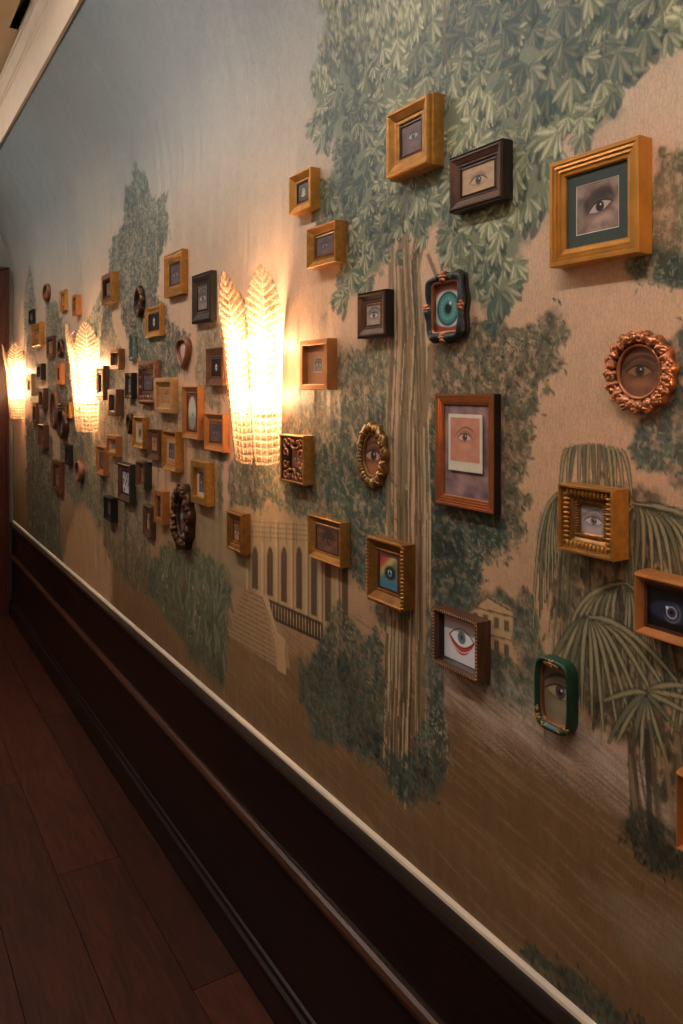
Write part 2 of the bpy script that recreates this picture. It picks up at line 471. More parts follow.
def add_rect_frame(f):
    p, W, H, yc, zc = measure(f)
    root = empty('picture_frame', (0, yc, zc))
    tagit(root, f['label'], 'picture frame', GROUP)
    b = f.get('b', .22) * min(W, H)
    prof = PROFILE[f.get('prof', 'slope')]
    mb = MB()
    mb.rings([rect_loop(W / 2, H / 2, s * b, d * p + .0006) for s, d in prof])
    mb.build('moulding', M[f['m']], root)
    if f.get('side'):
        # painted side band of another colour wrapped round the box
        sb = MB()
        t = .0008
        sb.rings([rect_loop(W / 2, H / 2, 0, .002), rect_loop(W / 2, H / 2, -t, .002), rect_loop(W / 2, H / 2, -t, p * .93), rect_loop(W / 2, H / 2, 0, p * .93)])
        sb.build('side_band', M[f['side']], root)
    ow, oh = W - 2 * b, H - 2 * b
    wp = prof[-1][1] * p + .0012
    if not (f.get('liner_or_shade_edge') or f.get('mat') or f.get('card') or f.get('ribbed') or f.get('carved2')):
        f = dict(f, liner_or_shade_edge='brown' if f['m'].startswith('gold') else 'dark', lb=.07, lz=.5)  # dark inner edge added for contrast, imitating shade around the opening
    if f.get('liner_or_shade_edge'):
        lb = f.get('lb', .2) * min(ow, oh)
        lm = MB()
        k = f.get('lz', .4)
        lm.rings([rect_loop(ow / 2, oh / 2, 0, wp + (prof[-2][1] * p - wp) * k), rect_loop(ow / 2, oh / 2, lb * .85, wp + .0015), rect_loop(ow / 2, oh / 2, lb, wp + .0025), rect_loop(ow / 2, oh / 2, lb, wp)])
        lm.build('liner_or_shade_edge', M[f['liner_or_shade_edge']], root)
        ow, oh = ow - 2 * lb, oh - 2 * lb
    if f.get('mat'):
        # mat board with a bevelled window, print behind it
        mw, mh = f.get('win', (.5, .5))
        du, dv = f.get('off', (0, 0))
        pw, ph = ow * mw, oh * mh
        mm = MB()
        o4 = [(-ow / 2, -oh / 2, wp + .001), (ow / 2, -oh / 2, wp + .001), (ow / 2, oh / 2, wp + .001), (-ow / 2, oh / 2, wp + .001)]
        def win(g, z):
            a, c = pw / 2 + g, ph / 2 + g
            return [(du - a, dv - c, z), (du + a, dv - c, z), (du + a, dv + c, z), (du - a, dv + c, z)]
        mm.rings([o4, win(.0008, wp + .001)])
        mm.build('mat_board', M[f['mat']], root)
        if f.get('rim', 'card'):
            ri = MB()
            ri.rings([win(.0008, wp + .001), win(-.0002 if not f.get('rimw') else -f['rimw'], wp + .0006 if not f.get('rimw') else wp + .0012)])
            ri.build('bevel', M[f.get('rim', 'card')], root)
        picture(pw, ph, wp, f['pic'], root, f.get('n', 24), uc=du, vc=dv)
    elif f.get('card'):
        # velvet backing with an instant print laid on it
        bk = MB()
        bk.box(-ow / 2, ow / 2, -oh / 2, oh / 2, wp - .001, wp)
        bk.build('velvet_backing', M[f['card']], root)
        cw, ch = .088, .107
        cw, ch = ow * .76, ow * .76 * 1.12
        cv = oh * .09
        cb = MB()
        cb.box(-cw / 2 + .001, cw / 2 + .001, cv - ch / 2, cv + ch / 2, wp + .003, wp + .0042)
        cd = cb.build('instant_print', M['card'], root)
        q = picture(cw * .86, cw * .86, wp + .0046, f['pic'], cd, f.get('n', 40), 'picture', .001, cv + ch / 2 - cw * .5)
    else:
        picture(ow, oh, wp, f['pic'], root, f.get('n', 22))
    # decorative trims
    for kind, ins, z, r, mm in f.get('trim', []):
        tb = MB()
        a, c = W / 2 - ins * b, H / 2 - ins * b
        per = 3.0 * r if kind == 'dash' else 2.1 * r
        for (x0, y0, x1, y1) in ((-a, -c, a, -c), (a, -c, a, c), (a, c, -a, c), (-a, c, -a, -c)):
            L = math.hypot(x1 - x0, y1 - y0)
            k = max(2, int(L / per))
            an = math.atan2(y1 - y0, x1 - x0)
            for i in range(k):
                t = (i + .5) / k
                cx, cy = x0 + (x1 - x0) * t, y0 + (y1 - y0) * t
                if kind == 'bead':
                    tb.blob((cx, cy, z * p), (r, r, r), 0, 6, 4)
                elif kind == 'dash':
                    tb.blob((cx, cy, z * p), (r * .75, r * 1.7, r * .8), an, 6, 4)
                elif kind == 'leaf':
                    tb.blob((cx, cy, z * p), (r * .8, r * 1.5, r * .9), an, 8, 4)
                elif kind == 'reed':
                    tb.blob((cx, cy, z * p), (r, r * 2.6, r * 1.1), an, 8, 4)
        tb.build('beading', M[mm], root, True)
    if f.get('carved'):
        ob = MB()
        rr = random.Random(int(W * 1e4))
        a, c = W / 2 - b * .5, H / 2 - b * .5
        rs = b * .30
        for (x0, y0, x1, y1) in ((-a, -c, a, -c), (a, -c, a, c), (a, c, -a, c), (-a, c, -a, -c)):
            L = math.hypot(x1 - x0, y1 - y0)
            k = max(3, int(L / (rs * 2.2)))
            an = math.atan2(y1 - y0, x1 - x0)
            for i in range(k):
                t = i / k
                cx, cy = x0 + (x1 - x0) * t, y0 + (y1 - y0) * t
                ob.scroll((cx, cy), rs * 1.1, an + (PI if i % 2 else 0), .8, 1 if i % 2 else -1, rs * .28, .74 * p, 14)
                ob.blob((cx, cy, .72 * p), (rs * .5, rs * .9, rs * .5), an + rr.uniform(-.6, .6), 7, 4)
        ob.build('carving', M[f['carved']], root, True)
    if 'rot' in f:
        root.rotation_euler.x = f['rot']
    return root


def shape_pt(kind, t, a, b):
    """outline point of angle t for half sizes a, b"""
    c, s = math.cos(t), math.sin(t)
    if kind == 'oval':
        return a * c, b * s
    if kind == 'drop':
        return a * c * (.72 + .30 * s) * 1.12, b * s
    if kind == 'heart':
        return a * c * (.72 + .34 * s) * 1.1, b * (s - .07 * math.exp(-(c / .22) ** 2) * (s > 0))
    n = {'round_rect': 4.5, 'rect': 14, 'soft': 3.2}[kind if kind in ('round_rect', 'rect', 'soft') else 'soft']
    r = (abs(c) ** n + abs(s) ** n) ** (-1 / n)
    return a * c * r, b * s * r


def add_shape_frame(f):
    p, W, H, yc, zc = measure(f)
    root = empty('picture_frame', (0, yc, zc))
    tagit(root, f['label'], 'picture frame', GROUP)
    N = f.get('N', 96)
    iw, ih = f['open']
    ok, ik = f['shape']
    wav, nw = f.get('wave', (0, 0))
    cov, ncv = f.get('bump', (0, 0))
    prof = f.get('profile') or [(0, 0), (0, .5), (.06, .75), (.25, .96), (.5, 1), (.72, .86), (.82, .62), (.9, .6), (1, .52), (1, .3)]
    loops = []
    for s, d in prof:
        lp = []
        for i in range(N):
            t = 2 * PI * i / N
            k = 1 + wav * math.sin(nw * t + .4) * (1 - s)
            ox, oy = shape_pt(ok, t, W / 2 * k, H / 2 * k)
            ix, iy = shape_pt(ik, t, W / 2 * iw, H / 2 * ih)
            m_ = 4 * s * (1 - s)
            dd = d * p * (1 + cov * m_ * (math.sin(ncv * t) + .6 * math.sin(ncv * 1.7 * t + 1)))
            lp.append((ox + (ix - ox) * s, oy + (iy - oy) * s, dd + .0006))
        loops.append(lp)
    mb = MB()
    mb.rings(loops)
    mb.build('moulding', M[f['m']], root, True)
    if f.get('lip'):
        lb = MB()
        ll = []
        for s, d in ((1.10, .60), (1.08, .72), (1.02, .72), (.98, .6), (.97, .3)):
            ll.append([(*[q * s for q in shape_pt(ik, 2 * PI * i / N, W / 2 * iw, H / 2 * ih)], d * p) for i in range(N)])
        lb.rings(ll)
        lb.build('inner_lip', M[f['lip']], root, True)
    if f.get('rim'):
        lb = MB()
        ll = []
        for (sc_, d) in ((.985, .62), (1.012, .60), (1.03, .50), (1.02, .36), (.99, .34)):
            ll.append([(*[q * sc_ * (1 + wav * math.sin(nw * 2 * PI * i / N + .4)) for q in shape_pt(ok, 2 * PI * i / N, W / 2, H / 2)], d * p) for i in range(N)])
        ll.append(ll[0])
        lb.rings(ll)
        lb.build('outer_rim', M[f['rim']], root, True)
    o = f.get('orn')
    if o:
        ob = MB()
        rr = random.Random(3 + int(W * 1e4))
        k, mode = o
        for i in range(k):
            t = 2 * PI * i / k
            ox, oy = shape_pt(ok, t, W / 2, H / 2)
            ix, iy = shape_pt(ik, t, W / 2 * iw, H / 2 * ih)
            bw = math.hypot(ox - ix, oy - iy)
            fr = .30 if i % 2 else .48
            cx, cy = ox + (ix - ox) * fr, oy + (iy - oy) * fr
            r = bw * .27
            if mode == 'scroll':
                ob.scroll((cx, cy), r * 1.25, t + rr.uniform(-.5, .5), .9, 1 if i % 2 else -1, r * .42, p * .86, 16)
                ob.blob((cx + r * .4 * math.cos(t), cy + r * .4 * math.sin(t), p * .9), (r * .55, r * .9, r * .6), t + rr.uniform(-1, 1), 8, 5)
            elif mode == 'leaf':
                ob.blob((cx, cy, p * .86), (r * 1.5, r * .55, r * .55), t + (.7 if i % 2 else -.2), 8, 5)
                ob.blob((cx, cy, p * .92), (r * .5, r * .5, r * .5), 0, 7, 4)
            elif mode == 'gad':
                ob.blob((cx, cy, p * .80), (r * 1.2, r * .5, r * .6), t, 8, 5)
        ob.build('carving', M[f.get('om', f['m'])], root, True)
    for (dx, dy, r, mm) in f.get('ros', []):
        ob = MB()
        R = r * min(W, H)
        cx, cy = dx * W / 2, dy * H / 2
        for i in range(6):
            a = 2 * PI * i / 6
            ob.blob((cx + R * .6 * math.cos(a), cy + R * .6 * math.sin(a), p * .92), (R * .5, R * .32, R * .4), a, 8, 5)
        ob.blob((cx, cy, p * 1.0), (R * .34, R * .34, R * .4), 0, 8, 5)
        ob.build('rosette', M[mm], root, True)
    if f.get('rectedge'):
        pass
    picture(W * iw * 1.04, H * ih * 1.04, p * .32, f['pic'], root, f.get('n', 26), clip=(ik in ('oval', 'drop', 'heart')))
    if f.get('dome'):
        # bulging mirror glass
        db = MB()
        lp = []
        for s in (1, .8, .6, .4, .2, .02):
            lp.append([(*[q * s for q in shape_pt(ik, 2 * PI * i / 48, W / 2 * iw, H / 2 * ih)], p * (.36 + .3 * (1 - s * s))) for i in range(48)])
        db.rings(lp, True)
        db.build('mirror_glass', M['mirror'], root, True)
    return root


M['mirror'] = mat('warm_mirror_glass', (236, 200, 184), .15, .25, .05, 10)

exec_frames = []
R_, S_ = add_rect_frame, add_shape_frame
FR = [
    # ---- right of the near sconce
    (R_, dict(q=(288.7, 310, 320.4, 177, 215.5), m='gold_bright', b=.24, prof='slope', pic='blue_tiny', n=30,
              label='small bright gold frame, black picture with pale crescent eye, upper right of the near sconce')),
    (R_, dict(q=(306.6, 335, 346.7, 229.5, 269), m='gold', b=.20, prof='slope', pic='mauve', n=34, liner_or_shade_edge='gold_dark', lb=.12,
              label='small gold square frame with a dusky mauve eye, just below the smallest gold square frame')),
    (R_, dict(q=(357, 385, 394.3, 294.5, 338.5), m='brown', side='black', b=.24, prof='step', liner_or_shade_edge='gold_dark', lb=.06, pic='grey_small', n=40,
              label='small walnut-brown square frame with a pale grey eye, left of the teal ornate frame')),
    (R_, dict(q=(384.8, 428.5, 444.2, 113.6, 180.6), m='gold', b=.25, prof='step', pic='storm', n=44, trim=[('bead', .90, .72, .0016, 'gold')],
              label='large heavy stepped gold square frame hung highest, in the painted tree crown')),
    (R_, dict(q=(449, 501.7, 513.2, 159, 213.2), m='brown', side='dark', b=.22, prof='step', pic='pencil', n=50, trim=[('bead', .88, .74, .0013, 'dark')],
              label='dark walnut frame with a beige drawing of one eye, in the painted tree crown')),
    (R_, dict(q=(549.3, 639, 652.3, 164, 268), m='gold_bright', b=.16, prof='ridge', mat='mat_green', win=(.68, .66), pic='bw', n=90,
              label='largest gold frame with a dark green mat and a dark close-up photo of an eye')),
    (S_, dict(q=(423.5, 461, 467.5, 276, 343), p=.022, m='teal', shape=('round_rect', 'rect'), open=(.66, .70), wave=(.04, 8), pic='teal', n=50, lip='antique_copper',
              N=160, bump=(.10, 8), rim='antique_copper', ros=[(0, .88, .10, 'antique_copper'), (-.90, 0, .09, 'antique_copper'), (.90, 0, .09, 'antique_copper'), (0, -.88, .09, 'antique_copper')],
              label='teal ornate scalloped frame with copper rosettes and a blue-green eye')),
    (R_, dict(q=(435.2, 493.5, 500.8, 394, 503), m='copper', side='black', b=.12, prof='ridge', card='mat_mauve', pic='pink', n=60,
              label='tall copper rectangular frame holding an instant photo of an eye on mauve velvet')),
    (S_, dict(q=(603, 671, 675.5, 333, 412), p=.016, m='antique_copper', shape=('oval', 'oval'), open=(.60, .62), wave=(.03, 14), bump=(.15, 20), orn=(34, 'scroll'), om='antique_copper', lip='antique_copper', pic='bronze', n=60, N=140,
              label='round carved copper-gold frame with curling scrolls and a bronze-toned eye, at the right edge')),
    (R_, dict(q=(557.6, 612.5, 629, 483.2, 549.5), m='gold', b=.30, prof='deep', pic='pastel', n=50,
              ribbed=1, label='deep gold box frame with ribbed inner slopes, in front of the painted palm')),
    (R_, dict(q=(632, 704, 720, 571, 634), p=.034, m='gold_orange', b=.14, prof='cushion', pic='rings', n=70,
              label='rounded golden frame cut by the right edge, black picture with glassy rings')),
    (R_, dict(q=(674, 706, 720, 770, 849), p=.034, m='gold_orange', b=.2, prof='cushion', pic='warm', n=24,
              label='gold frame mostly outside the right edge, lowest of all the frames')),
    (R_, dict(q=(432.5, 477.6, 491, 606, 662), m='brown', b=.07, prof='deep', pic='graphic', n=56, trim=[('dash', .45, 1.0, .0019, 'gold_pale')],
              label='deep brown box frame with a beaded rim and a red and white drawn eye')),
    (S_, dict(q=(533.5, 568, 578.8, 653, 724), m='green', shape=('round_rect', 'round_rect'), open=(.80, .82), profile=[(0, 0), (0, .8), (.1, .95), (.35, 1), (.6, .95), (.85, .8), (1, .75), (1, .4)], lip='antique_copper', pic='sepia', n=50, N=120,
              ros=[(0, .88, .10, 'antique_gold'), (-.3, .86, .07, 'antique_gold'), (.3, .86, .07, 'antique_gold'), (-.80, -.74, .09, 'antique_gold'), (.80, -.74, .09, 'antique_gold'), (-.88, -.5, .07, 'antique_gold'), (-.5, -.9, .07, 'antique_gold'), (.5, -.9, .07, 'antique_gold')],
              label='dark green rounded frame with small gilt leaves and a sepia eye, below the painted palm')),
    (R_, dict(q=(366.4, 401.8, 415.5, 536, 597.5), m='gold_dark', b=.2, prof='slope', pic='rainbow', n=50, trim=[('leaf', .06, .95, .0034, 'gold')],
              label='gold frame with a leafy scalloped rim and a rainbow-coloured eye, on the painted trunk')),
    (R_, dict(q=(308.1, 340.5, 350.2, 514, 556.5), m='gold', b=.2, prof='slope', pic='brown', n=44,
              label='plain gold slanting frame with a dark brown eye close-up, above the painted arcade')),
    (S_, dict(q=(355.4, 384, 386.5, 421.5, 486), p=.015, m='antique_gold', shape=('oval', 'oval'), open=(.56, .62), wave=(.035, 12), bump=(.12, 16), orn=(30, 'leaf'), om='antique_gold', lip='antique_gold', pic='nude', n=40, N=120,
              label='oval gilt frame with a leafy carved rim, left of the painted trunk')),
    (R_, dict(q=(280, 303.6, 314.3, 433.5, 480.6), m='gold', b=.32, prof='deep', pic='nude', n=30, carved2=1,
              label='gold box frame lined with dark carved scrollwork, right of the near sconce foot')),
    (R_, dict(q=(299.9, 327.3, 337.2, 341, 389.8), m='gold_orange', b=.11, prof='deep', mat='mat_tan', win=(.34, .36), rim='card', pic='grey', n=26,
              label='pale gold box frame with a tan mat round one tiny picture, beside the near sconce')),
    (R_, dict(q=(226.2, 241.4, 250.8, 509.5, 549.5), m='gold_dark', b=.3, prof='step', pic='warm', n=24,
              label='aged gold stepped frame directly below the near sconce')),
    # ---- between the near and the middle sconce
    (R_, dict(q=(101.4, 111.3, 119, 276, 305), m='antique', side='gold_bright', b=.26, prof='flat', pic='sepia', n=20,
              label='gold-sided frame with a carved dark front, highest left of the painted tall tree')),
    (S_, dict(q=(133, 140.5, 144, 287.5, 319), p=.02, m='antique_dark', shape=('oval', 'oval'), open=(.5, .55), wave=(.06, 9), orn=(12, 'leaf'), pic='dusk', n=16, N=64,
              label='small black ornate oval frame on the painted tall tree')),
    (R_, dict(q=(144.9, 159.8, 164.2, 308.6, 338), m='gold_bright', b=.2, prof='slope', pic='blackoval', n=26,
              label='small yellow-gold frame with a white oval eye on black')),
    (R_, dict(q=(164, 181.8, 188.2, 256.3, 298.5), m='gold', b=.24, prof='ridge', pic='dusk', n=26,
              label='large upright gold frame with a dark picture, highest between the two sconces')),
    (R_, dict(q=(191.5, 210.3, 216.9, 276.6, 324), m='dark', side='darkgreen', b=.22, prof='step', pic='grey', n=30,
              label='large dark brown upright frame with a pale eye picture, touching the near sconce top')),
    (R_, dict(q=(128.4, 133, 136.5, 333, 361), m='silver', b=.26, prof='cushion', pic='dusk', n=14,
              label='narrow verdigris silver frame with a metal crest')),
    (R_, dict(q=(109.8, 118.5, 125, 350, 369), m='gold_dark', b=.18, prof='deep', pic='dusk', n=16,
              label='small gold-brown box frame right of the middle sconce, above the slatted brown one')),
    (S_, dict(q=(173.2, 187.5, 190.5, 338, 369.5), p=.02, m='antique_brown', shape=('heart', 'heart'), open=(.62, .66), pic='mirror', dome=1, n=14, N=80,
              label='heart-shaped dark frame holding a shiny pale mirror')),
    (R_, dict(q=(205.7, 222.5, 225, 348.5, 386.4), p=.02, m='brown_red', b=.26, prof='slope', pic='brownoval', n=30,
              label='reddish brown frame with a bright oval eye, half behind the near sconce')),
    (R_, dict(q=(137.6, 155.2, 159.4, 361.5, 404), p=.022, m='antique_brown', b=.30, prof='step', pic='dusk', n=20, carved='antique_brown',
              label='carved brown frame with heavy scrolled border and a dark picture')),
    (R_, dict(q=(124.7, 131.3, 137.2, 373.3, 398), m='dark', side='black', b=.22, prof='step', pic='grey', n=16,
              label='thick black box frame left of the carved brown frame')),
    (R_, dict(q=(96, 103.2, 109.3, 366.5, 400), m='brown_red', b=.3, prof='flat', pic='nude', n=14, trim=[('bead', .4, 1.0, .004, 'ivory')],
              label='brown frame dotted with pale beads, touching the middle sconce')),
    (R_, dict(q=(107.6, 116, 124, 389.5, 415.6), m='brown_red', b=.2, prof='deep', pic='grey', n=18,
              label='reddish box frame below and right of the beaded brown frame')),
    (R_, dict(q=(154.3, 171.3, 178.5, 378, 412.3), m='gold_pale', b=.14, prof='deep', liner_or_shade_edge='gold_pale', lb=.25, pic='warm', n=24,
              label='pale gold deep box frame right of the carved brown frame')),
    (R_, dict(q=(181.8, 197.6, 204.6, 386.5, 438), m='gold_orange', b=.16, prof='slope', pic='paleoval', n=44,
              label='tall orange-gold frame with a long pale oval picture')),
    (R_, dict(q=(204.2, 222.9, 229.4, 413.2, 449.6), m='gold_orange', b=.2, prof='slope', liner_or_shade_edge='gold_dark', lb=.12, pic='dusk', n=26,
              label='orange-gold frame with a dark round eye, lower left of the near sconce')),
    (S_, dict(q=(125.2, 130, 132.2, 413, 434), p=.018, m='antique_dark', shape=('heart', 'drop'), open=(.5, .5), pic='dusk', n=12, N=48,
              label='small dark pointed ornate frame among the gold ones')),
    (R_, dict(q=(132.4, 142.7, 149.3, 416.5, 446.9), m='gold', b=.18, prof='slope', mat='mat_cream', win=(.72, .76), pic='goldoval', n=24,
              label='gold frame with a cream mat round a dark oval picture')),
    (R_, dict(q=(147.1, 158.3, 160.9, 428.3, 458), p=.02, m='brown_red', b=.2, prof='slope', liner_or_shade_edge='brown', lb=.15, pic='warm', n=20,
              label='reddish brown frame with a slanted border, left of a gold frame it nearly touches')),
    (R_, dict(q=(161.6, 175.6, 184, 430.3, 469), m='gold', b=.17, prof='slope', mat='mat_tan', win=(.62, .62), pic='dusk', n=26,
              label='gold upright frame with a tan mat and a round grey eye')),
    (R_, dict(q=(190.6, 206.4, 214.5, 459.8, 501.6), m='gold', b=.17, prof='deep', mat='mat_cream', win=(.66, .74), pic='dusk', n=30,
              label='large gold box frame with a violet-grey picture, right of the ornate bronze oval')),
    (R_, dict(q=(106, 116, 122.5, 434.5, 454.6), m='gold_orange', b=.2, prof='deep', liner_or_shade_edge='gold_pale', lb=.2, pic='grey', n=18,
              label='small gold box frame overlapping a narrow gold one')),
    (R_, dict(q=(96.1, 103.6, 109.3, 445.5, 473.2), m='gold_orange', b=.2, prof='slope', pic='mauve', n=18,
              label='narrow gold frame lowest right of the middle sconce')),
    (R_, dict(q=(117.5, 129.5, 136.6, 461.8, 499.4), m='brown', side='darkgreen', b=.18, prof='step', mat='mat_dark', win=(.78, .82), rim=None, pic='bwphoto', n=26,
              label='dark frame with a black and white photo')),
    (R_, dict(q=(135.7, 143.8, 152.2, 461, 486.4), m='brown_red', side='darkgreen', b=.18, prof='slope', pic='nude', n=18,
              label='small dark-sided box frame right of the black and white photo')),
    (R_, dict(q=(103.6, 110.9, 118.1, 495.4, 518.9), m='black', b=.2, prof='slope', pic='mauve', n=16,
              label='small black box frame with a dark picture, lowest left of the cluster')),
    (R_, dict(q=(142.7, 150.8, 156.3, 503.5, 535), m='brown', b=.28, prof='step', pic='warm', n=16,
              label='small brown frame with a tiny picture, lowest between the two sconces')),
    (R_, dict(q=(153.7, 162.5, 169.8, 489, 521.5), m='gold_orange', b=.2, prof='deep', pic='nude', n=18,
              label='orange-gold narrow box frame touching the ornate bronze oval')),
    (S_, dict(q=(170, 186.5, 192, 482.5, 546), p=.032, m='antique_dark', shape=('oval', 'oval'), open=(.5, .58), wave=(.05, 10), bump=(.2, 14), orn=(18, 'scroll'), om='antique_dark', lip='antique_dark', pic='dusk', n=20, N=110,
              label='large oval dark bronze frame with deep carved scrolls')),
    # ---- left of the middle sconce
    (S_, dict(q=(41.9, 47.5, 49.3, 285, 302.8), p=.02, m='antique_brown', shape=('oval', 'oval'), open=(.6, .62), pic='nude', n=12, N=48,
              label='small round brown frame highest at the far end')),
    (R_, dict(q=(59.4, 64.7, 68.1, 291.6, 312), m='gold_bright', b=.2, prof='ridge', pic='warm', n=12,
              label='gold frame high at the far end, left of two above the middle sconce')),
    (R_, dict(q=(71.9, 76.1, 81.7, 296, 316), m='gold_orange', b=.2, prof='deep', pic='warm', n=12,
              label='plain orange-gold box frame straight above the middle sconce')),
    (R_, dict(q=(28.6, 32.6, 35.6, 310.8, 325), m='black', b=.22, prof='slope', pic='grey', n=10,
              label='small black frame above the far sconce')),
    (R_, dict(q=(31.8, 39.4, 44.7, 324.4, 347.5), m='gold_bright', b=.26, prof='step', pic='warm', n=14,
              label='bright gold stepped frame just right of the far sconce top')),
    (R_, dict(q=(46.2, 52.8, 56.2, 337.4, 358), m='brown_red', b=.16, prof='deep', pic='warm', n=14,
              label='brown box frame left of the middle sconce, beside a round dark one')),
    (S_, dict(q=(57, 60.6, 62.2, 339.4, 358.5), p=.02, m='antique_dark', shape=('oval', 'oval'), open=(.6, .62), pic='nude', n=12, N=40,
              label='dark round frame beside the top of the middle sconce')),
    (R_, dict(q=(36.5, 41, 46, 364.2, 380), m='brown', side='black', b=.2, prof='deep', pic='grey', n=10,
              label='small black-sided box frame at the far end, level with the sconces')),
    (R_, dict(q=(55.6, 60.5, 65.1, 364, 384.6), m='gold_orange', b=.2, prof='deep', pic='warm', n=12,
              label='bright orange-gold box frame left of the middle sconce')),
    (R_, dict(q=(26.8, 31.4, 34.6, 374, 396), m='gold_pale', b=.3, prof='flat', pic='nude', n=12,
              label='pale flat frame with a tiny dark mark, touching the far sconce')),
    (R_, dict(q=(38.4, 43.2, 48.4, 388.2, 408.5), m='brown_red', b=.18, prof='deep', pic='nude', n=12,
              label='brown box frame at the far end, above the lower narrow frames')),
    (R_, dict(q=(32.3, 36.4, 39.4, 402.4, 423), m='brown_red', b=.2, prof='deep', pic='nude', n=10,
              label='narrow brown frame right of the far sconce foot')),
    (S_, dict(q=(48.8, 55.5, 58.6, 389.5, 429), p=.03, m='antique_brown', shape=('oval', 'oval'), open=(.6, .68), pic='dusk', n=16, N=56,
              label='tall dark oval ring frame left of the middle sconce')),
    (S_, dict(q=(56.4, 63.6, 66.8, 407, 438.5), p=.03, m='antique_dark', shape=('oval', 'oval'), open=(.55, .66), pic='dusk', n=16, N=56, ros=[(0, .95, .16, 'antique_dark')],
              label='bronze oval frame with a round knob on top, left of the middle sconce')),
    (R_, dict(q=(64.9, 69.2, 72.5, 402, 417.6), m='gold_bright', b=.2, prof='deep', pic='dusk', n=10,
              label='small gold-edged frame half behind the middle sconce')),
    (R_, dict(q=(37.5, 43.6, 49, 424, 446.6), m='brown_red', b=.2, prof='slope', pic='nude', n=12,
              label='brown frame at the far end, lowest beside the oval ring frames')),
    (R_, dict(q=(64.6, 69, 73.4, 444.4, 464), m='dark', side='black', b=.2, prof='deep', pic='nude', n=10,
              label='small dark box frame below the middle sconce')),
    (R_, dict(q=(51.9, 59.8, 64.6, 459.3, 490), m='brown_red', b=.13, prof='deep', pic='nude', n=14,
              label='reddish upright box frame, lowest at the far end')),
    (S_, dict(q=(73.8, 79.3, 82, 459, 481), p=.028, m='antique_brown', shape=('oval', 'oval'), open=(.55, .6), pic='nude', n=12, N=48,
              label='rounded copper-brown frame lowest below the middle sconce')),
]


def slope_reeds(root, f):
    """ribbed gilt slopes running into the deep box (the palm frame)"""
    p, W, H, yc, zc = measure(f)
    b = f['b'] * min(W, H)
    for (i0, i1, z0, z1, r, m_) in ((.18, .58, .90, .74, .0034, 'gold'), (.68, .98, .66, .56, .0018, 'gold_dark')):
        mb = MB()
        for s in range(4):
            L = (W if s % 2 == 0 else H) - 2 * b * (i0 + i1) / 2
            k = int(L / (2.0 * r))
            for i in range(k):
                t = -L / 2 + L * (i + .5) / k
                h = (H / 2 if s % 2 == 0 else W / 2) - b * (i0 + i1) / 2
                c = [(t, -h), (h, t), (t, h), (-h, t)][s]
                ra = b * (i1 - i0) * .5
                mb.blob((c[0], c[1], p * (z0 + z1) / 2), (r * .85, ra, ra * .55) if s % 2 == 0 else (ra, r * .85, ra * .55), 0, 8, 6)
        mb.build('ribbed_slope', M[m_], root, True)


def deep_slope(root, f, m_, carve=None):
    p, W, H, yc, zc = measure(f)
    b = f['b'] * min(W, H)
    mb = MB()
    mb.rings([rect_loop(W / 2, H / 2, b * .14, p * .90), rect_loop(W / 2, H / 2, b * .62, p * .72), rect_loop(W / 2, H / 2, b * .68, p * .68), rect_loop(W / 2, H / 2, b, p * .5)])
    mb.build('inner_slope', M[m_], root)
    if carve:
        ob = MB()
        a, c = W / 2 - b * .55, H / 2 - b * .55
        rs = b * .26
        for (x0, y0, x1, y1) in ((-a, -c, a, -c), (a, -c, a, c), (a, c, -a, c), (-a, c, -a, -c)):
            k = max(3, int(math.hypot(x1 - x0, y1 - y0) / (rs * 2)))
            an = math.atan2(y1 - y0, x1 - x0)
            for i in range(k):
                t = i / k
                ob.scroll((x0 + (x1 - x0) * t, y0 + (y1 - y0) * t), rs * 1.35, an + i, .9, 1 if i % 2 else -1, rs * .36, .80 * p, 14)
        ob.build('carving', M[carve], root, True)


PROFILE['box'] = [(0, 0), (0, .96), (.03, 1), (.12, 1), (.14, .95), (.14, .45), (1, .45)]
for fn, f in FR:
    if f.get('ribbed') or f.get('carved2'):
        f['prof'] = 'box'
    root = fn(f)
    if f.get('ribbed'):
        deep_slope(root, f, 'gold_dark')
        slope_reeds(root, f)
    if f.get('carved2'):
        deep_slope(root, f, 'antique_brown', 'antique')
# crest on the silver frame
for o in list(C.objects):
    if o.get('label', '').startswith('narrow verdigris'):
        cr = MB()
        cr.scroll((-.012, .078), .012, 0, .8, 1, .003, .010, 14)
        cr.scroll((.012, .078), .012, PI, .8, -1, .003, .010, 14)
        cr.blob((0, .088, .012), (.006, .009, .005))
        cr.build('crest', M['silver'], o, True)

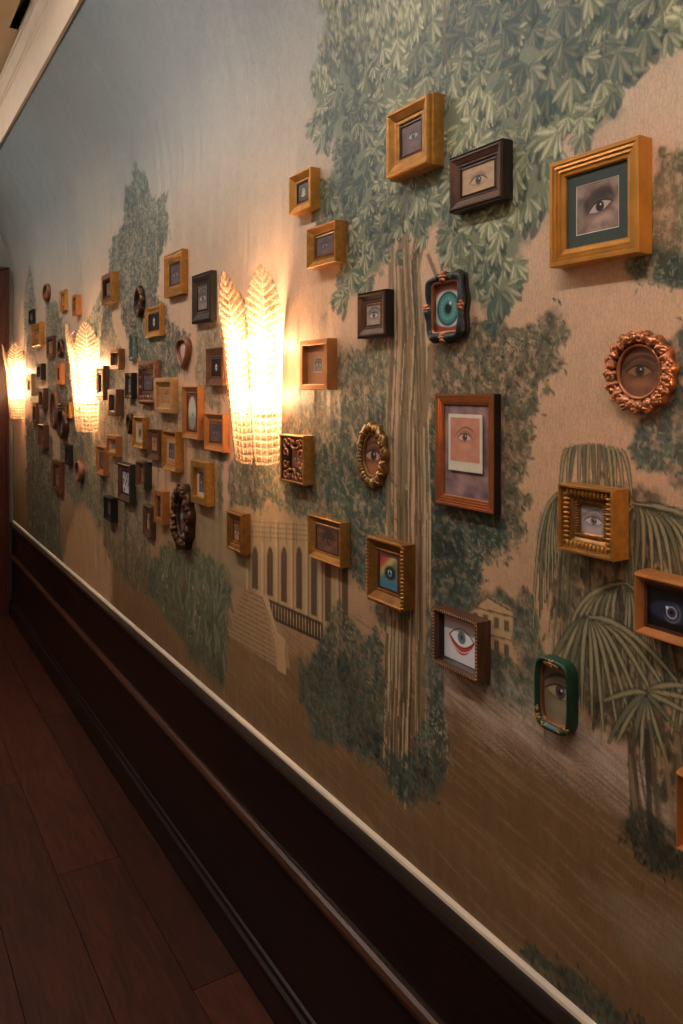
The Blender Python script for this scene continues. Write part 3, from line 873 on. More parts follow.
# ------------------------------------------------------------------ leaf sconces
def glass_material():
    m = bpy.data.materials.new('ribbed_amber_glass')
    m.use_nodes = True
    nt = m.node_tree
    nt.nodes.remove(nt.nodes['Principled BSDF'])
    out = nt.nodes['Material Output']
    tr = nt.nodes.new('ShaderNodeBsdfTransparent')
    tr.inputs['Color'].default_value = (1.0, .93, .82, 1)
    tl = nt.nodes.new('ShaderNodeBsdfTranslucent')
    tl.inputs['Color'].default_value = (.27, .195, .125, 1)
    gl = nt.nodes.new('ShaderNodeBsdfGlossy')
    gl.inputs['Roughness'].default_value = .15
    gl.inputs['Color'].default_value = (1, .93, .82, 1)
    # ribs are thicker and scatter more
    at = nt.nodes.new('ShaderNodeAttribute')
    at.attribute_name = 'rib'
    nz = nt.nodes.new('ShaderNodeTexNoise')
    nz.inputs['Scale'].default_value = 160
    tc = nt.nodes.new('ShaderNodeTexCoord')
    nt.links.new(tc.outputs['Object'], nz.inputs['Vector'])
    cm = nt.nodes.new('ShaderNodeMix')
    cm.data_type = 'RGBA'
    cm.inputs['A'].default_value = (.34, .23, .13, 1)
    cm.inputs['B'].default_value = (.60, .48, .34, 1)
    nt.links.new(at.outputs['Fac'], cm.inputs['Factor'])
    nt.links.new(cm.outputs['Result'], tl.inputs['Color'])
    ma = nt.nodes.new('ShaderNodeMath')
    ma.operation = 'MULTIPLY_ADD'
    ma.inputs[1].default_value = .25
    nt.links.new(at.outputs['Fac'], ma.inputs[0])
    ma2 = nt.nodes.new('ShaderNodeMath')
    ma2.operation = 'MULTIPLY'
    ma2.inputs[1].default_value = 1.15
    nt.links.new(nz.outputs['Fac'], ma2.inputs[0])
    nt.links.new(ma2.outputs[0], ma.inputs[2])
    m1 = nt.nodes.new('ShaderNodeMixShader')
    nt.links.new(ma.outputs[0], m1.inputs[0])
    nt.links.new(tr.outputs[0], m1.inputs[1])
    nt.links.new(tl.outputs[0], m1.inputs[2])
    fr = nt.nodes.new('ShaderNodeFresnel')
    fr.inputs['IOR'].default_value = 1.35
    m2 = nt.nodes.new('ShaderNodeMixShader')
    nt.links.new(fr.outputs[0], m2.inputs[0])
    nt.links.new(m1.outputs[0], m2.inputs[1])
    nt.links.new(gl.outputs[0], m2.inputs[2])
    nt.links.new(m2.outputs[0], out.inputs['Surface'])
    return m


M['glass'] = glass_material()


def emit(name, col, s):
    m = bpy.data.materials.new(name)
    m.use_nodes = True
    b = m.node_tree.nodes['Principled BSDF']
    b.inputs['Base Color'].default_value = (*col, 1)
    b.inputs['Emission Color'].default_value = (*col, 1)
    b.inputs['Emission Strength'].default_value = s
    return m


M['bulb'] = emit('glowing_bulb', (1, .67, .42), 46)
ZB, ZT = 1.408, 1.918


def leaf_mesh(place, hw, seed):
    """place(s, t, bump) -> (u, v, w); s across -1..1, t up 0..1"""
    nS, nT = 40, 190
    vs, fs, rib = [], [], []
    for j in range(nT + 1):
        t = j / nT
        if t < .05:
            k = .72 * (.75 + .25 * math.sqrt(max(0, 1 - ((.05 - t) / .05) ** 2)))
        elif t < .74:
            k = .72 + .28 * ((t - .05) / .69) ** .8
        else:
            q = (t - .74) / .26
            k = max(0.015, max(0, math.cos(min(q, 1) * PI / 2)) ** .68)
        for i in range(nS + 1):
            s = -1 + 2 * i / nS
            a = abs(s)
            ph = (t * 27 + (.9 * (t > .3) + .35 * (t <= .3)) * (1 - a) * (1 if t < .68 else 1.8)) % 1.0
            r = max(0, 1 - abs(ph - .5) / .26)
            vein = max(0, 1 - a / .06)
            edge = max(0, 1 - (1 - a) / .08)
            if t < .32:
                r = max(r * .9, .8 * max(0, 1 - abs(((s + 1) * 2.5) % 1 - .5) / .16))
            h = max(r, vein, edge)
            rib.append(h)
            vs.append(place(s * k * hw, t, h * .0028))
    n = nS + 1
    for j in range(nT):
        for i in range(nS):
            a = j * n + i
            fs.append((a, a + 1, a + n + 1, a + n))
    return vs, fs, rib


def make_sconce(yc, label):
    root = empty('wall_sconce', (0, yc, ZB))
    tagit(root, label, 'wall lamp', 'leaf glass wall sconces')
    H = ZT - ZB
    W2 = .076

    def depth(t):
        return .074 + .042 * t + .030 * max(0, t - .6) ** 1.5 * 2.2

    specs = [
        lambda s, t, b_: (s * (1 + .1 * t), t * H * .975, depth(t) + b_ - .22 * s * s / .08 * .25),
        lambda s, t, b_: (W2 * (.76 + .26 * t) + b_ + .02 * max(0, t - .6), t * H * .995, depth(t) * .52 + s),
        lambda s, t, b_: (-W2 * (.76 + .26 * t) - b_ - .02 * max(0, t - .6), t * H * .93, depth(t) * .52 + s),
    ]
    for pl, hw in zip(specs, (.078, .054, .054)):
        vs, fs, rib = leaf_mesh(pl, hw, 1)
        mb = MB()
        mb.add(vs, fs)
        o = mb.build('glass_leaf', M['glass'], root, True)
        at = o.data.attributes.new('rib', 'FLOAT', 'POINT')
        at.data.foreach_set('value', np.array(rib, np.float32))
    bp = MB()
    bp.rings([rect_loop(.03, .2, 0, 0.0005), rect_loop(.03, .2, 0, .010), rect_loop(.03, .2, .004, .013)], True)
    o = bp.build('back_plate', M['brass'], root)
    o.location.z = H * .5
    for zz in (.132, .382):
        br = MB()
        # band behind the leaves with short arms to the wall
        fw = .078 if zz < .2 else .100
        t_ = .0015
        br.box(-.056, .056, zz - .003, zz + .003, fw - .012, fw - .012 + t_)
        br.box(-.0575, -.056, zz - .003, zz + .003, .004, fw - .0105)
        br.box(.056, .0575, zz - .003, zz + .003, .004, fw - .0105)
        b_ = br.build('bracket', M['brass'], root)
        for (u, w) in ((-.012, fw + .010), (-.035, fw + .008), (.035, fw + .008)):
            sc = MB()
            sc.blob((u, zz, w), (.0042, .0042, .003))
            sc.build('screw', M['brass'], b_, True)
        hd = MB()
        n = 14
        z0 = zz + (.00 if zz < .2 else -.115)
        hd.rings([[(.011 * math.cos(2 * PI * i / n), z0, .045 + .011 * math.sin(2 * PI * i / n)) for i in range(n)],
                  [(.011 * math.cos(2 * PI * i / n), z0 + .02, .045 + .011 * math.sin(2 * PI * i / n)) for i in range(n)]], True)
        hd.build('lamp_holder', M['brass'], root, True)
        bl = MB()
        bl.blob((0, z0 + .045, .045), (.042, .018, .032), 0, 16, 10)
        bl.build('bulb', M['bulb'], root, True)
    return root


SC_W = 1.5
SCY = [wall_y(270.5), wall_y(95.5), wall_y(23.5), .20]
make_sconce(SCY[0], 'lit leaf-shaped glass wall sconce nearest the camera, the largest and brightest')
make_sconce(SCY[1], 'lit leaf-shaped glass wall sconce in the middle, among the gold frames')
make_sconce(SCY[2], 'lit leaf-shaped glass wall sconce farthest away, beside the dark door')
make_sconce(SCY[3], 'lit leaf-shaped glass wall sconce beside the camera, just past the right edge')


# ------------------------------------------------------------------ the mural wall
def paint_mural(cols, rows):
    """albedo of the painted wallpaper; cols = distance along the wall, rows = height (metres)"""
    nC, nR = len(cols), len(rows)
    A = np.arange
    Yg, Zg = np.meshgrid(cols, rows)
    dep = Yg * math.cos(AL) + D0 * math.sin(AL)
    # survey coordinates of each point of the wall, used to read the mural's drawing off the photograph
    PX = 341.5 + FPX * np.tan(np.arctan2(D0, np.maximum(Yg, .05)) - AL)
    PX = np.where(Yg < .3, 1100 + (.3 - Yg) * 1500, PX)
    PY = HOR - (Zg - EYE) * FPX / np.maximum(dep, .45)
    n1 = fbm(Yg, Zg, 2.5, 21)
    n2 = fbm(Yg, Zg, 9, 31)
    n3 = fbm(Yg * 1.0, Zg, 40, 41, 3)

    # ground tones by height
    def ramp(z, stops):
        zs = [s[0] for s in stops]
        cs = np.array([lin(s[1]) for s in stops])
        return np.stack([np.interp(z, zs, cs[:, k]) for k in range(3)], -1)
    zz = Zg + (n1 - .5) * .18
    img = ramp(zz, [(.6, (116, 88, 58)), (.9, (146, 112, 76)), (1.15, (190, 152, 116)), (1.5, (214, 172, 138)), (1.9, (216, 182, 152)), (2.15, (192, 178, 158)), (2.4, (162, 164, 158)), (2.65, (134, 144, 146)), (3.4, (118, 130, 136))])
    img *= (.92 + .16 * n2)[..., None]

    def inside(poly):
        P = np.array([wall_pt(a, b) for a, b in poly])
        m = .12
        c0, c1 = np.searchsorted(cols, [P[:, 0].min() - m, P[:, 0].max() + m])
        r0, r1 = np.searchsorted(rows, [P[:, 1].min() - m, P[:, 1].max() + m])
        yy, zz = Yg[r0:r1, c0:c1], Zg[r0:r1, c0:c1]
        d = np.full(yy.shape, 1e9)
        ins = np.zeros(yy.shape, bool)
        k = len(P)
        for i in range(k):
            ax, ay = P[i]
            bx, by = P[(i + 1) % k]
            ex, ey = bx - ax, by - ay
            t = np.clip(((yy - ax) * ex + (zz - ay) * ey) / max(ex * ex + ey * ey, 1e-9), 0, 1)
            d = np.minimum(d, np.hypot(yy - ax - t * ex, zz - ay - t * ey))
            c = ((ay > zz) != (by > zz)) & (yy < ex * (zz - ay) / (ey if abs(ey) > 1e-9 else 1e-9) + ax)
            ins ^= c
        return (slice(r0, r1), slice(c0, c1)), np.where(ins, d, -d)

    def fill(poly, col, soft=.004, rag=0.0, ragscale=14, alpha=1.0, seed=50, speck=0):
        sl, sd = inside(poly)
        if rag:
            sd = sd + (fbm(Yg[sl], Zg[sl], ragscale, seed, 5) - .5) * 2 * rag + (fbm(Yg[sl], Zg[sl], 45, seed + 9, 3) - .5) * 1.2 * rag
        mk = sm(-soft, soft, sd) * alpha
        if speck:
            mk = mk * (1 - speck + speck * sm(.34, .58, fbm(Yg[sl] * 1.3, Zg[sl], 70, seed + 5, 3)))
        img[sl] = img[sl] * (1 - mk[..., None]) + lin(col) * mk[..., None]
        return sl, sd

    def blade(y0, z0, y1, z1, w, ce, cc, al=1.0, pw=.6):
        c0, c1 = np.searchsorted(cols, [min(y0, y1) - w, max(y0, y1) + w])
        r0, r1 = np.searchsorted(rows, [min(z0, z1) - w, max(z0, z1) + w])
        if c1 - c0 < 1 or r1 - r0 < 1:
            return
        yy, zz = cols[c0:c1][None, :], rows[r0:r1][:, None]
        ex, ey = y1 - y0, z1 - z0
        L2 = ex * ex + ey * ey + 1e-12
        t = ((yy - y0) * ex + (zz - z0) * ey) / L2
        d = np.abs((yy - y0) * ey - (zz - z0) * ex) / math.sqrt(L2)
        tt = np.clip(t, 0, 1)
        wt = w * (4 * tt * (1 - tt)) ** pw + 1e-5
        mk = np.clip((wt - d) / (w * .35), 0, 1) * ((t > 0) & (t < 1)) * al
        k = np.clip(1 - d / wt, 0, 1)[..., None]
        col = ce * (1 - k) + cc * k
        blk = img[r0:r1, c0:c1]
        img[r0:r1, c0:c1] = blk * (1 - mk[..., None]) + col * mk[..., None]

    def curve(pts, w, ce, cc, al=1.0, n=7):
        """blade bent along a quadratic curve given in survey points"""
        (ay, az), (by, bz), (cy, cz) = pts
        q = [((1 - t) ** 2 * ay + 2 * t * (1 - t) * by + t * t * cy, (1 - t) ** 2 * az + 2 * t * (1 - t) * bz + t * t * cz) for t in [i / n for i in range(n + 1)]]
        for i in range(n):
            t = (i + .5) / n
            ww = w * (4 * t * (1 - t)) ** .5 + w * .12
            (y0, z0), (y1, z1) = q[i], q[i + 1]
            dy, dz = (y1 - y0) * .18, (z1 - z0) * .18
            blade(y0 - dy, z0 - dz, y1 + dy, z1 + dz, ww, ce, cc, al, .15)

    def line(a, b, w, col, al=1.0):
        p, q = wall_pt(*a), wall_pt(*b)
        blade(*p, *q, w, lin(col), lin(col), al, .05)

    rr = np.random.RandomState(4)

    def foliage(poly, base, pal, size, dens, hang=-PI / 2, spread=1.4, rag=.03, alpha=.9, edge=.0, seed=60):
        """leafy mass: ragged wash plus short brush marks"""
        sl, sd = fill(poly, base, .008, rag, 12, alpha, seed, .55)
        ys, zs = Yg[sl], Zg[sl]
        if ys.size == 0:
            return
        y0, y1, z0, z1 = ys.min(), ys.max(), zs.min(), zs.max()
        n = int((y1 - y0) * (z1 - z0) / (size * size) * dens)
        cc = cols[sl[1]]
        rw = rows[sl[0]]
        pal = [lin(c) for c in pal]
        dens *= 1.15
        size *= .72
        for _ in range(n):
            y, z = rr.uniform(y0, y1), rr.uniform(z0, z1)
            i = min(len(rw) - 1, np.searchsorted(rw, z))
            j = min(len(cc) - 1, np.searchsorted(cc, y))
            if sd[i, j] < edge + rr.uniform(-.012, .01):
                continue
            a = hang + rr.uniform(-spread, spread)
            L = size * rr.uniform(.6, 1.4)
            g = vnoise(np.array([y]), np.array([z]), 9, 77)[0]
            k = int(np.clip((g * .7 + rr.rand() * .5) * len(pal) - .4, 0, len(pal) - 1))
            c = pal[k]
            blade(y, z, y + L * math.cos(a), z + L * math.sin(a), L * .2, c * .5, c * 1.15, .85)
        # curled brush contours inside the mass
        wz = fbm(ys, zs, 26, seed + 21, 2)
        rg = 1 - np.abs(2 * fbm(ys + wz * .03, zs + wz * .03, 62, seed + 30, 3) - 1) * 2.6
        clump = fbm(ys, zs, 16, seed + 40, 3)
        mk = (sm(-.004, .012, sd) * .85)[..., None]
        fac = (.62 + .50 * np.clip(rg, 0, 1) + .7 * (clump - .42))[..., None]
        img[sl] = img[sl] * (1 - mk + mk * fac)

    DG = [(66, 80, 66), (86, 98, 80), (116, 124, 98), (146, 146, 114), (178, 166, 128)]
    DT = [(52, 72, 72), (72, 94, 90), (106, 122, 108), (136, 144, 122), (172, 168, 138)]
    OL = [(82, 80, 64), (106, 102, 80), (138, 130, 100), (162, 150, 114), (184, 166, 130)]

    # pale path and slopes at the foot
    fill([(425, 640), (470, 660), (560, 700), (690, 790), (690, 850), (620, 800), (520, 745), (430, 690)], (192, 168, 148), .02, .02, 6)
    fill([(425, 690), (520, 748), (620, 806), (700, 862), (700, 1000), (560, 900), (440, 800), (300, 700), (260, 660), (300, 660), (400, 680)], (120, 92, 60), .03, .03, 5, .8)
    fill([(580, 880), (700, 920), (760, 1010), (640, 960)], (152, 132, 104), .02, .02, 6, .6)
    # streaks in the ground
    for _ in range(900):
        y, z = rr.uniform(.3, 2.2), rr.uniform(.66, 1.12)
        L = rr.uniform(.04, .14)
        c = lin((176, 144, 104)) if rr.rand() < .5 else lin((118, 92, 62))
        blade(y, z, y - L, z - L * .16 + rr.uniform(-.01, .01), .003, c, c, .28)
    for _ in range(700):
        px = rr.uniform(430, 680)
        y, z = wall_pt(px, 655 + (px - 430) * .5 + rr.uniform(0, 60))
        c = lin((120, 100, 84)) if rr.rand() < .5 else lin((186, 162, 140))
        blade(y, z, y - .05, z - .012, .0016, c, c, .35)

    # far-left landscape, seen very obliquely
    foliage([(25, 420), (45, 415), (52, 440), (60, 500), (62, 575), (45, 560), (30, 540), (26, 480)], (84, 92, 76), DG, .05, 1.6, spread=.6, rag=.05)
    foliage([(60, 400), (80, 395), (100, 440), (105, 480), (100, 560), (72, 500), (60, 480)], (92, 102, 86), DG, .04, 1.4, spread=.6)
    fill([(62, 560), (78, 500), (92, 512), (112, 560), (112, 640), (90, 625), (60, 590)], (186, 146, 104), .03, .04, 6)
    foliage([(24, 285), (30, 262), (36, 300), (36, 345), (38, 400), (24, 400)], (116, 122, 112), DT, .05, 1.0, rag=.05, alpha=.7)
    foliage([(46, 306), (54, 300), (60, 316), (70, 330), (72, 370), (66, 420), (48, 420)], (104, 112, 98), DT, .05, 1.2, rag=.05)
    foliage([(84, 340), (92, 305), (108, 290), (112, 320), (124, 350), (124, 400), (110, 430), (90, 400)], (100, 112, 98), DT, .04, 1.2, rag=.04)
    foliage([(108, 262), (112, 238), (122, 222), (126, 190), (140, 168), (150, 190), (166, 196), (168, 240), (160, 262), (158, 300), (176, 330), (188, 340), (186, 380), (150, 380), (130, 345), (118, 300), (110, 290)],
            (82, 100, 90), DT, .026, 2.2, rag=.05)
    foliage([(100, 395), (190, 390), (192, 440), (150, 470), (100, 440)], (110, 112, 90), DG, .04, .6, spread=.5, alpha=.5)
    # trunks behind the frames
    for x in (97, 104, 112, 120, 127, 138, 146, 158, 166, 176, 186, 194, 203, 212, 219):
        c = (140, 116, 88) if rr.rand() < .5 else (88, 84, 68)
        line((x, 395 + rr.uniform(0, 40)), (x + rr.uniform(-2, 2), 560 + rr.uniform(-20, 20)), rr.uniform(.010, .024), c, .55)
        line((x + 2, 400), (x + 2, 560), .004, (66, 56, 44), .5)
    foliage([(98, 455), (135, 470), (165, 500), (150, 540), (160, 600), (130, 590), (104, 545)], (92, 96, 76), DG, .03, 1.2, spread=.5, alpha=.6)
    foliage([(196, 440), (226, 450), (222, 520), (205, 540), (190, 500)], (112, 110, 84), OL, .03, 1.0, spread=.5, alpha=.6)
    foliage([(198, 325), (222, 325), (226, 350), (222, 410), (196, 400)], (116, 116, 94), OL, .03, 1.0, spread=.5, alpha=.6)
    # park building with arcade
    fill([(226, 500), (345, 512), (345, 640), (300, 628), (226, 570)], (188, 154, 112), .004)
    fill([(190, 500), (252, 520), (252, 600), (235, 600), (190, 540)], (160, 138, 104), .02, .02, alpha=.7)
    for i, x in enumerate((247, 262, 276, 291, 306, 320, 337)):
        yb = 598 + (x - 247) * .45
        line((x, 520), (x, yb), .006, (206, 174, 132), .9)
        line((x + 2.2, 522), (x + 2.2, yb), .0022, (90, 72, 54), .8)
        xc = x + 8
        fill([(xc - 3.2, 556), (xc - 1.8, 549), (xc, 546), (xc + 2, 549), (xc + 3.2, 556), (xc + 3.2, yb - 8), (xc - 3.2, yb - 10)], (104, 84, 66), .002)
        line((xc - 4, 552), (xc - 4, yb - 6), .0018, (110, 90, 70), .7)
    for y in (524, 529, 534, 539):
        line((246, y - 3), (345, y + 4), .0016, (120, 98, 74), .7)
    for x in (252, 262, 270, 277, 286, 296, 310, 325, 338):
        line((x, 512), (x + 1, 555), .0016, (110, 92, 70), .6)
    # balustrade
    line((268, 600), (322, 624), .005, (82, 66, 52), .9)
    line((268, 616), (322, 641), .005, (82, 66, 52), .9)
    for i in range(19):
        x = 268 + i * 3
        line((x, 600 + i * 1.33), (x, 617 + i * 1.4), .0045, (64, 52, 42), .95)
    # stairs
    fill([(236, 585), (262, 597), (286, 640), (290, 668), (278, 668), (222, 632)], (176, 142, 104), .004)
    for i in range(13):
        k = i / 12
        line((244 - 20 * k, 590 + 44 * k), (262 + 16 * k, 598 + 66 * k), .0018, (124, 98, 72), .8)
    fill([(262, 595), (267, 594), (277, 632), (285, 640), (286, 674), (278, 668), (275, 640)], (204, 170, 128), .003)
    line((262, 596), (277, 640), .0022, (110, 86, 62), .8)
    line((285, 640), (286, 676), .002, (110, 86, 62), .8)
    fill([(276, 636), (285, 640), (286, 675), (277, 670)], (196, 160, 120), .002)
    # shrubs low on the left
    foliage([(150, 560), (165, 545), (196, 548), (214, 560), (232, 590), (226, 640), (226, 690), (206, 672), (180, 640), (160, 610), (148, 590)], (90, 98, 78), OL[:2] + DG[1:], .030, 2.4, rag=.03, spread=.9)
    for _ in range(160):
        px, py = rr.uniform(152, 228), rr.uniform(550, 660)
        if py > 560 + (px - 150) * 1.3:
            continue
        y, z = wall_pt(px, py)
        c = lin((150, 146, 110)) if rr.rand() < .6 else lin((110, 116, 88))
        a = rr.uniform(-2.4, -.7)
        blade(y, z, y + .07 * math.cos(a), z + .07 * math.sin(a), .014, lin((64, 76, 60)), c, .8)

    # middle foliage left of the big trunk
    foliage([(228, 470), (262, 440), (284, 420), (300, 385), (312, 365), (340, 362), (356, 340), (372, 345), (388, 330), (392, 560), (372, 600), (352, 560), (320, 520), (290, 516), (262, 506), (228, 512)],
            (96, 104, 84), DT[:1] + DG, .018, 2.8, rag=.04, spread=1.1)
    foliage([(340, 395), (385, 400), (388, 600), (398, 640), (380, 630), (350, 560), (320, 480)], (76, 90, 76), DT, .016, 1.6, rag=.03, alpha=.7)
    # middle foliage right of the trunk
    foliage([(428, 350), (446, 345), (470, 328), (500, 318), (545, 316), (568, 332), (572, 365), (550, 392), (535, 400), (528, 440), (520, 480), (532, 500), (520, 545), (480, 590), (440, 612), (424, 620), (424, 500)],
            (92, 94, 74), OL[:3] + DG[:2], .014, 3.2, rag=.035, spread=2.6)
    foliage([(428, 420), (450, 500), (500, 515), (522, 520), (500, 560), (470, 600), (434, 606), (426, 560)], (60, 76, 68), DT, .014, 2.4, rag=.03, spread=2.6, alpha=.8)
    # right edge foliage
    foliage([(626, 262), (640, 230), (650, 190), (660, 150), (700, 140), (760, 150), (760, 270), (690, 282), (650, 280)], (112, 104, 78), OL, .013, 2.6, rag=.03, spread=2.6, alpha=.85)
    foliage([(626, 268), (650, 252), (690, 258), (700, 284), (660, 282), (640, 274)], (70, 86, 74), DT, .012, 2.4, rag=.02, spread=2.6)
    foliage([(645, 352), (668, 345), (684, 322), (760, 300), (800, 420), (760, 520), (690, 500), (670, 470), (640, 468), (626, 448), (634, 425), (652, 410), (668, 385)], (76, 88, 80), DT[:4] + OL[2:3], .013, 3.0, rag=.025, spread=2.6)

    # small palace, cypresses and bushes on the right
    foliage([(430, 610), (450, 600), (470, 590), (500, 585), (512, 600), (514, 660), (540, 690), (533, 715), (500, 700), (470, 680), (436, 670), (430, 640)], (84, 96, 82), DT, .012, 2.6, rag=.02, alpha=.8)
    fill([(470, 612), (486, 597), (508, 606), (513, 612), (513, 658), (470, 640)], (196, 164, 122), .003)
    for (x0, y0) in ((473, 612), (483, 614), (494, 617), (504, 620), (494, 640), (504, 644), (484, 636)):
        fill([(x0, y0), (x0 + 5, y0 + 1), (x0 + 5, y0 + 12), (x0, y0 + 11)], (112, 90, 68), .0015)
    line((470, 606), (513, 617), .002, (120, 96, 70))
    line((470, 630), (513, 641), .002, (130, 104, 76))
    line((470, 612), (487, 597), .002, (110, 88, 64))
    line((487, 597), (513, 612), .002, (110, 88, 64))
    foliage([(517, 680), (516, 620), (524, 590), (532, 596), (540, 640), (552, 660), (552, 700), (530, 690)], (88, 96, 76), DT[1:4], .010, 3.0, rag=.015, spread=.7)

    # big trunk: bundle of bark strands
    def strand(pts, w, col, al=.9):
        for (a, b) in zip(pts[:-1], pts[1:]):
            p, q = wall_pt(*a), wall_pt(*b)
            blade(p[0] + (p[0] - q[0]) * .06, p[1] + (p[1] - q[1]) * .06, q[0] - (p[0] - q[0]) * .06, q[1] - (p[1] - q[1]) * .06, w, lin(col) * .8, lin(col), al, .02)
    trunkL = [(392, 190), (391, 260), (392, 340), (388, 430), (388, 520), (390, 620), (388, 700), (386, 760)]
    trunkM = [(404, 190), (404, 260), (408, 330), (404, 400), (402, 500), (404, 620), (402, 700), (400, 790)]
    trunkR = [(440, 170), (424, 210), (414, 270), (418, 330), (420, 420), (422, 520), (421, 640), (420, 750)]
    for tr, w in ((trunkM, .024), (trunkR, .022), (trunkL, .012)):
        strand(tr, w, (142, 120, 92))
    for _ in range(210):
        k = rr.randint(3)
        tr = (trunkL, trunkM, trunkR)[k]
        i0 = rr.randint(1, len(tr) - 1)
        off = rr.uniform(-7, 7) if k else rr.uniform(-3, 3)
        if i0 < 3:
            off *= .55
        c = [(112, 94, 70), (190, 164, 124), (132, 112, 84), (92, 78, 60), (206, 180, 140), (150, 128, 96)][rr.randint(6)]
        a, b = tr[i0], tr[min(i0 + 1, len(tr) - 1)]
        if a == b:
            a = tr[i0 - 1]
        line((a[0] + off, a[1] + rr.uniform(-20, 20)), (b[0] + off, b[1] + rr.uniform(-20, 20)), rr.uniform(.0012, .0042), c, .8)
    for tr, off, w_, c_ in ((trunkM, 8, .0035, (74, 70, 54)), (trunkM, 6, .0025, (206, 182, 142)), (trunkM, -8, .003, (186, 162, 122)), (trunkR, 8, .003, (212, 188, 146)), (trunkL, 5, .003, (80, 80, 62)), (trunkR, -2, .003, (92, 78, 60)), (trunkM, -2, .003, (100, 84, 64))):
        for a, b in zip(tr[1:-1], tr[2:]):
            line((a[0] + off, a[1]), (b[0] + off + .5, b[1] + 6), w_, c_, .8)
    # side branch behind the teal frame
    strand([(432, 345), (430, 370), (424, 420)], .012, (150, 126, 96))
    strand([(428, 255), (436, 275), (436, 300)], .006, (140, 112, 84))
    strand([(446, 255), (441, 275), (438, 300)], .005, (130, 104, 78))
    # bush at the foot of the trunk
    foliage([(340, 598), (352, 620), (366, 640), (378, 620), (384, 700), (386, 775), (366, 760), (340, 742), (312, 735), (308, 700), (306, 668), (320, 640), (330, 610)], (84, 94, 78), DT[:3] + OL[2:4], .018, 3.4, rag=.025, spread=2.0)
    foliage([(384, 740), (398, 760), (420, 730), (436, 690), (448, 720), (446, 770), (434, 800), (410, 800), (386, 780)], (78, 90, 78), DT, .015, 3.0, rag=.025, spread=1.2)
    foliage([(426, 600), (446, 640), (448, 680), (444, 720), (428, 740)], (74, 88, 76), DT, .013, 2.4, rag=.02, spread=1.2, alpha=.8)

    # palm on the right
    pd, pm, pl_ = lin((44, 50, 40)), lin((122, 116, 88)), lin((178, 162, 124))
    foliage([(560, 500), (600, 470), (640, 490), (690, 520), (720, 640), (700, 780), (660, 800), (630, 740), (590, 720), (560, 690), (552, 640), (540, 560)], (92, 82, 62), [(52, 54, 42), (70, 68, 52), (100, 94, 70)], .026, 1.6, rag=.03, spread=.5, alpha=.9)
    def fan(cx, cy, tips, w=.0042, dark=.8):
        """leaf blades from one crown point; each tip is (bend point, end point)"""
        c0 = wall_pt(cx, cy)
        for (mx, my, ex, ey) in tips:
            q = (c0, wall_pt(mx, my), wall_pt(ex, ey))
            curve(q, w * 1.25, pd, pd, dark)
            curve(q, w * .74, pm, pl_ if rr.rand() < .75 else pm, .95)

    def jit(a):
        return a + rr.uniform(-2.5, 2.5)

    # hanging hair of strands under the upper crowns
    for _ in range(260):
        x, y = rr.uniform(538, 690), rr.uniform(500, 690)
        c = [(72, 70, 54), (118, 112, 84), (150, 138, 104), (92, 90, 68)][rr.randint(4)]
        line((x, y), (x + (x - 600) * .08, y + rr.uniform(25, 60)), rr.uniform(.0012, .003), c, .7)
    for i in range(13):
        x = 563 + i * 5.2
        y = 446 + ((x - 592) / 40) ** 2 * 10
        fan(592 + (x - 592) * .8, y - 1, [(jit(x), y - 9, jit(x + (x - 592) * .12), y + rr.uniform(38, 60))], .0042)
    fan(562, 494, [(jit(552 - 2.2 * i), 486 + .8 * i, jit(558 - 3.3 * i), 560 + 9 * i) for i in range(8)], .0038)
    fan(636, 504, [(jit(640 + 6.5 * i), 497 + 1.0 * i, jit(634 + 9 * i), jit(585 - 2 * i)) for i in range(12)], .0052)
    fan(634, 506, [(628 - 2 * i, 510, 620 - 5 * i, 560) for i in range(4)], .004)
    fan(625, 583, [(jit(612 - 6 * i), 574 + 2 * i, jit(612 - 7.5 * i), jit(650 - 2 * i)) for i in range(7)], .0046)
    fan(627, 584, [(630 + 3 * i, 590, jit(622 + 7 * i), 650) for i in range(6)], .004)
    fan(590, 617, [(jit(566 + 5.6 * i), 628 + abs(i - 5) * -2.0, jit(543 + 12.5 * i), 735 - abs(i - 6) * 9 + rr.uniform(-8, 8)) for i in range(12)], .0058)
    fan(740, 640, [(jit(720 - 8 * i), 650, jit(712 - 8 * i), 730) for i in range(6)], .006)
    fan(645, 693, [(660, 682, 690, 686), (662, 690, 700, 702), (664, 698, 692, 716), (656, 702, 674, 726), (652, 715, 667, 762), (648, 718, 655, 756), (643, 716, 641, 758),
                   (638, 714, 629, 765), (632, 708, 617, 742), (628, 702, 609, 742), (636, 688, 606, 700)], .0052)
    # palm stems and dark undergrowth
    for i in range(26):
        x = rr.uniform(628, 700)
        c = [(150, 124, 90), (80, 66, 48), (112, 92, 66), (52, 48, 38)][rr.randint(4)]
        line((x, 720 + rr.uniform(0, 40)), (x + rr.uniform(5, 20), 850 + rr.uniform(0, 20)), rr.uniform(.002, .006), c, .7)
    foliage([(618, 818), (640, 812), (680, 835), (740, 850), (760, 900), (700, 895), (650, 865), (620, 840)], (66, 68, 54), [(44, 50, 42), (64, 66, 52), (92, 88, 66)], .014, 2.4, rag=.02, spread=1.3)
    foliage([(518, 950), (530, 944), (560, 962), (600, 985), (640, 1030), (600, 1040), (560, 1000)], (72, 80, 66), [(44, 56, 50), (64, 76, 66), (92, 96, 76)], .016, 2.6, rag=.02, hang=PI / 2, spread=1.0)
    foliage([(300, 660), (312, 720), (330, 745), (318, 735), (302, 700)], (84, 94, 78), DT, .018, 1.5, rag=.02)

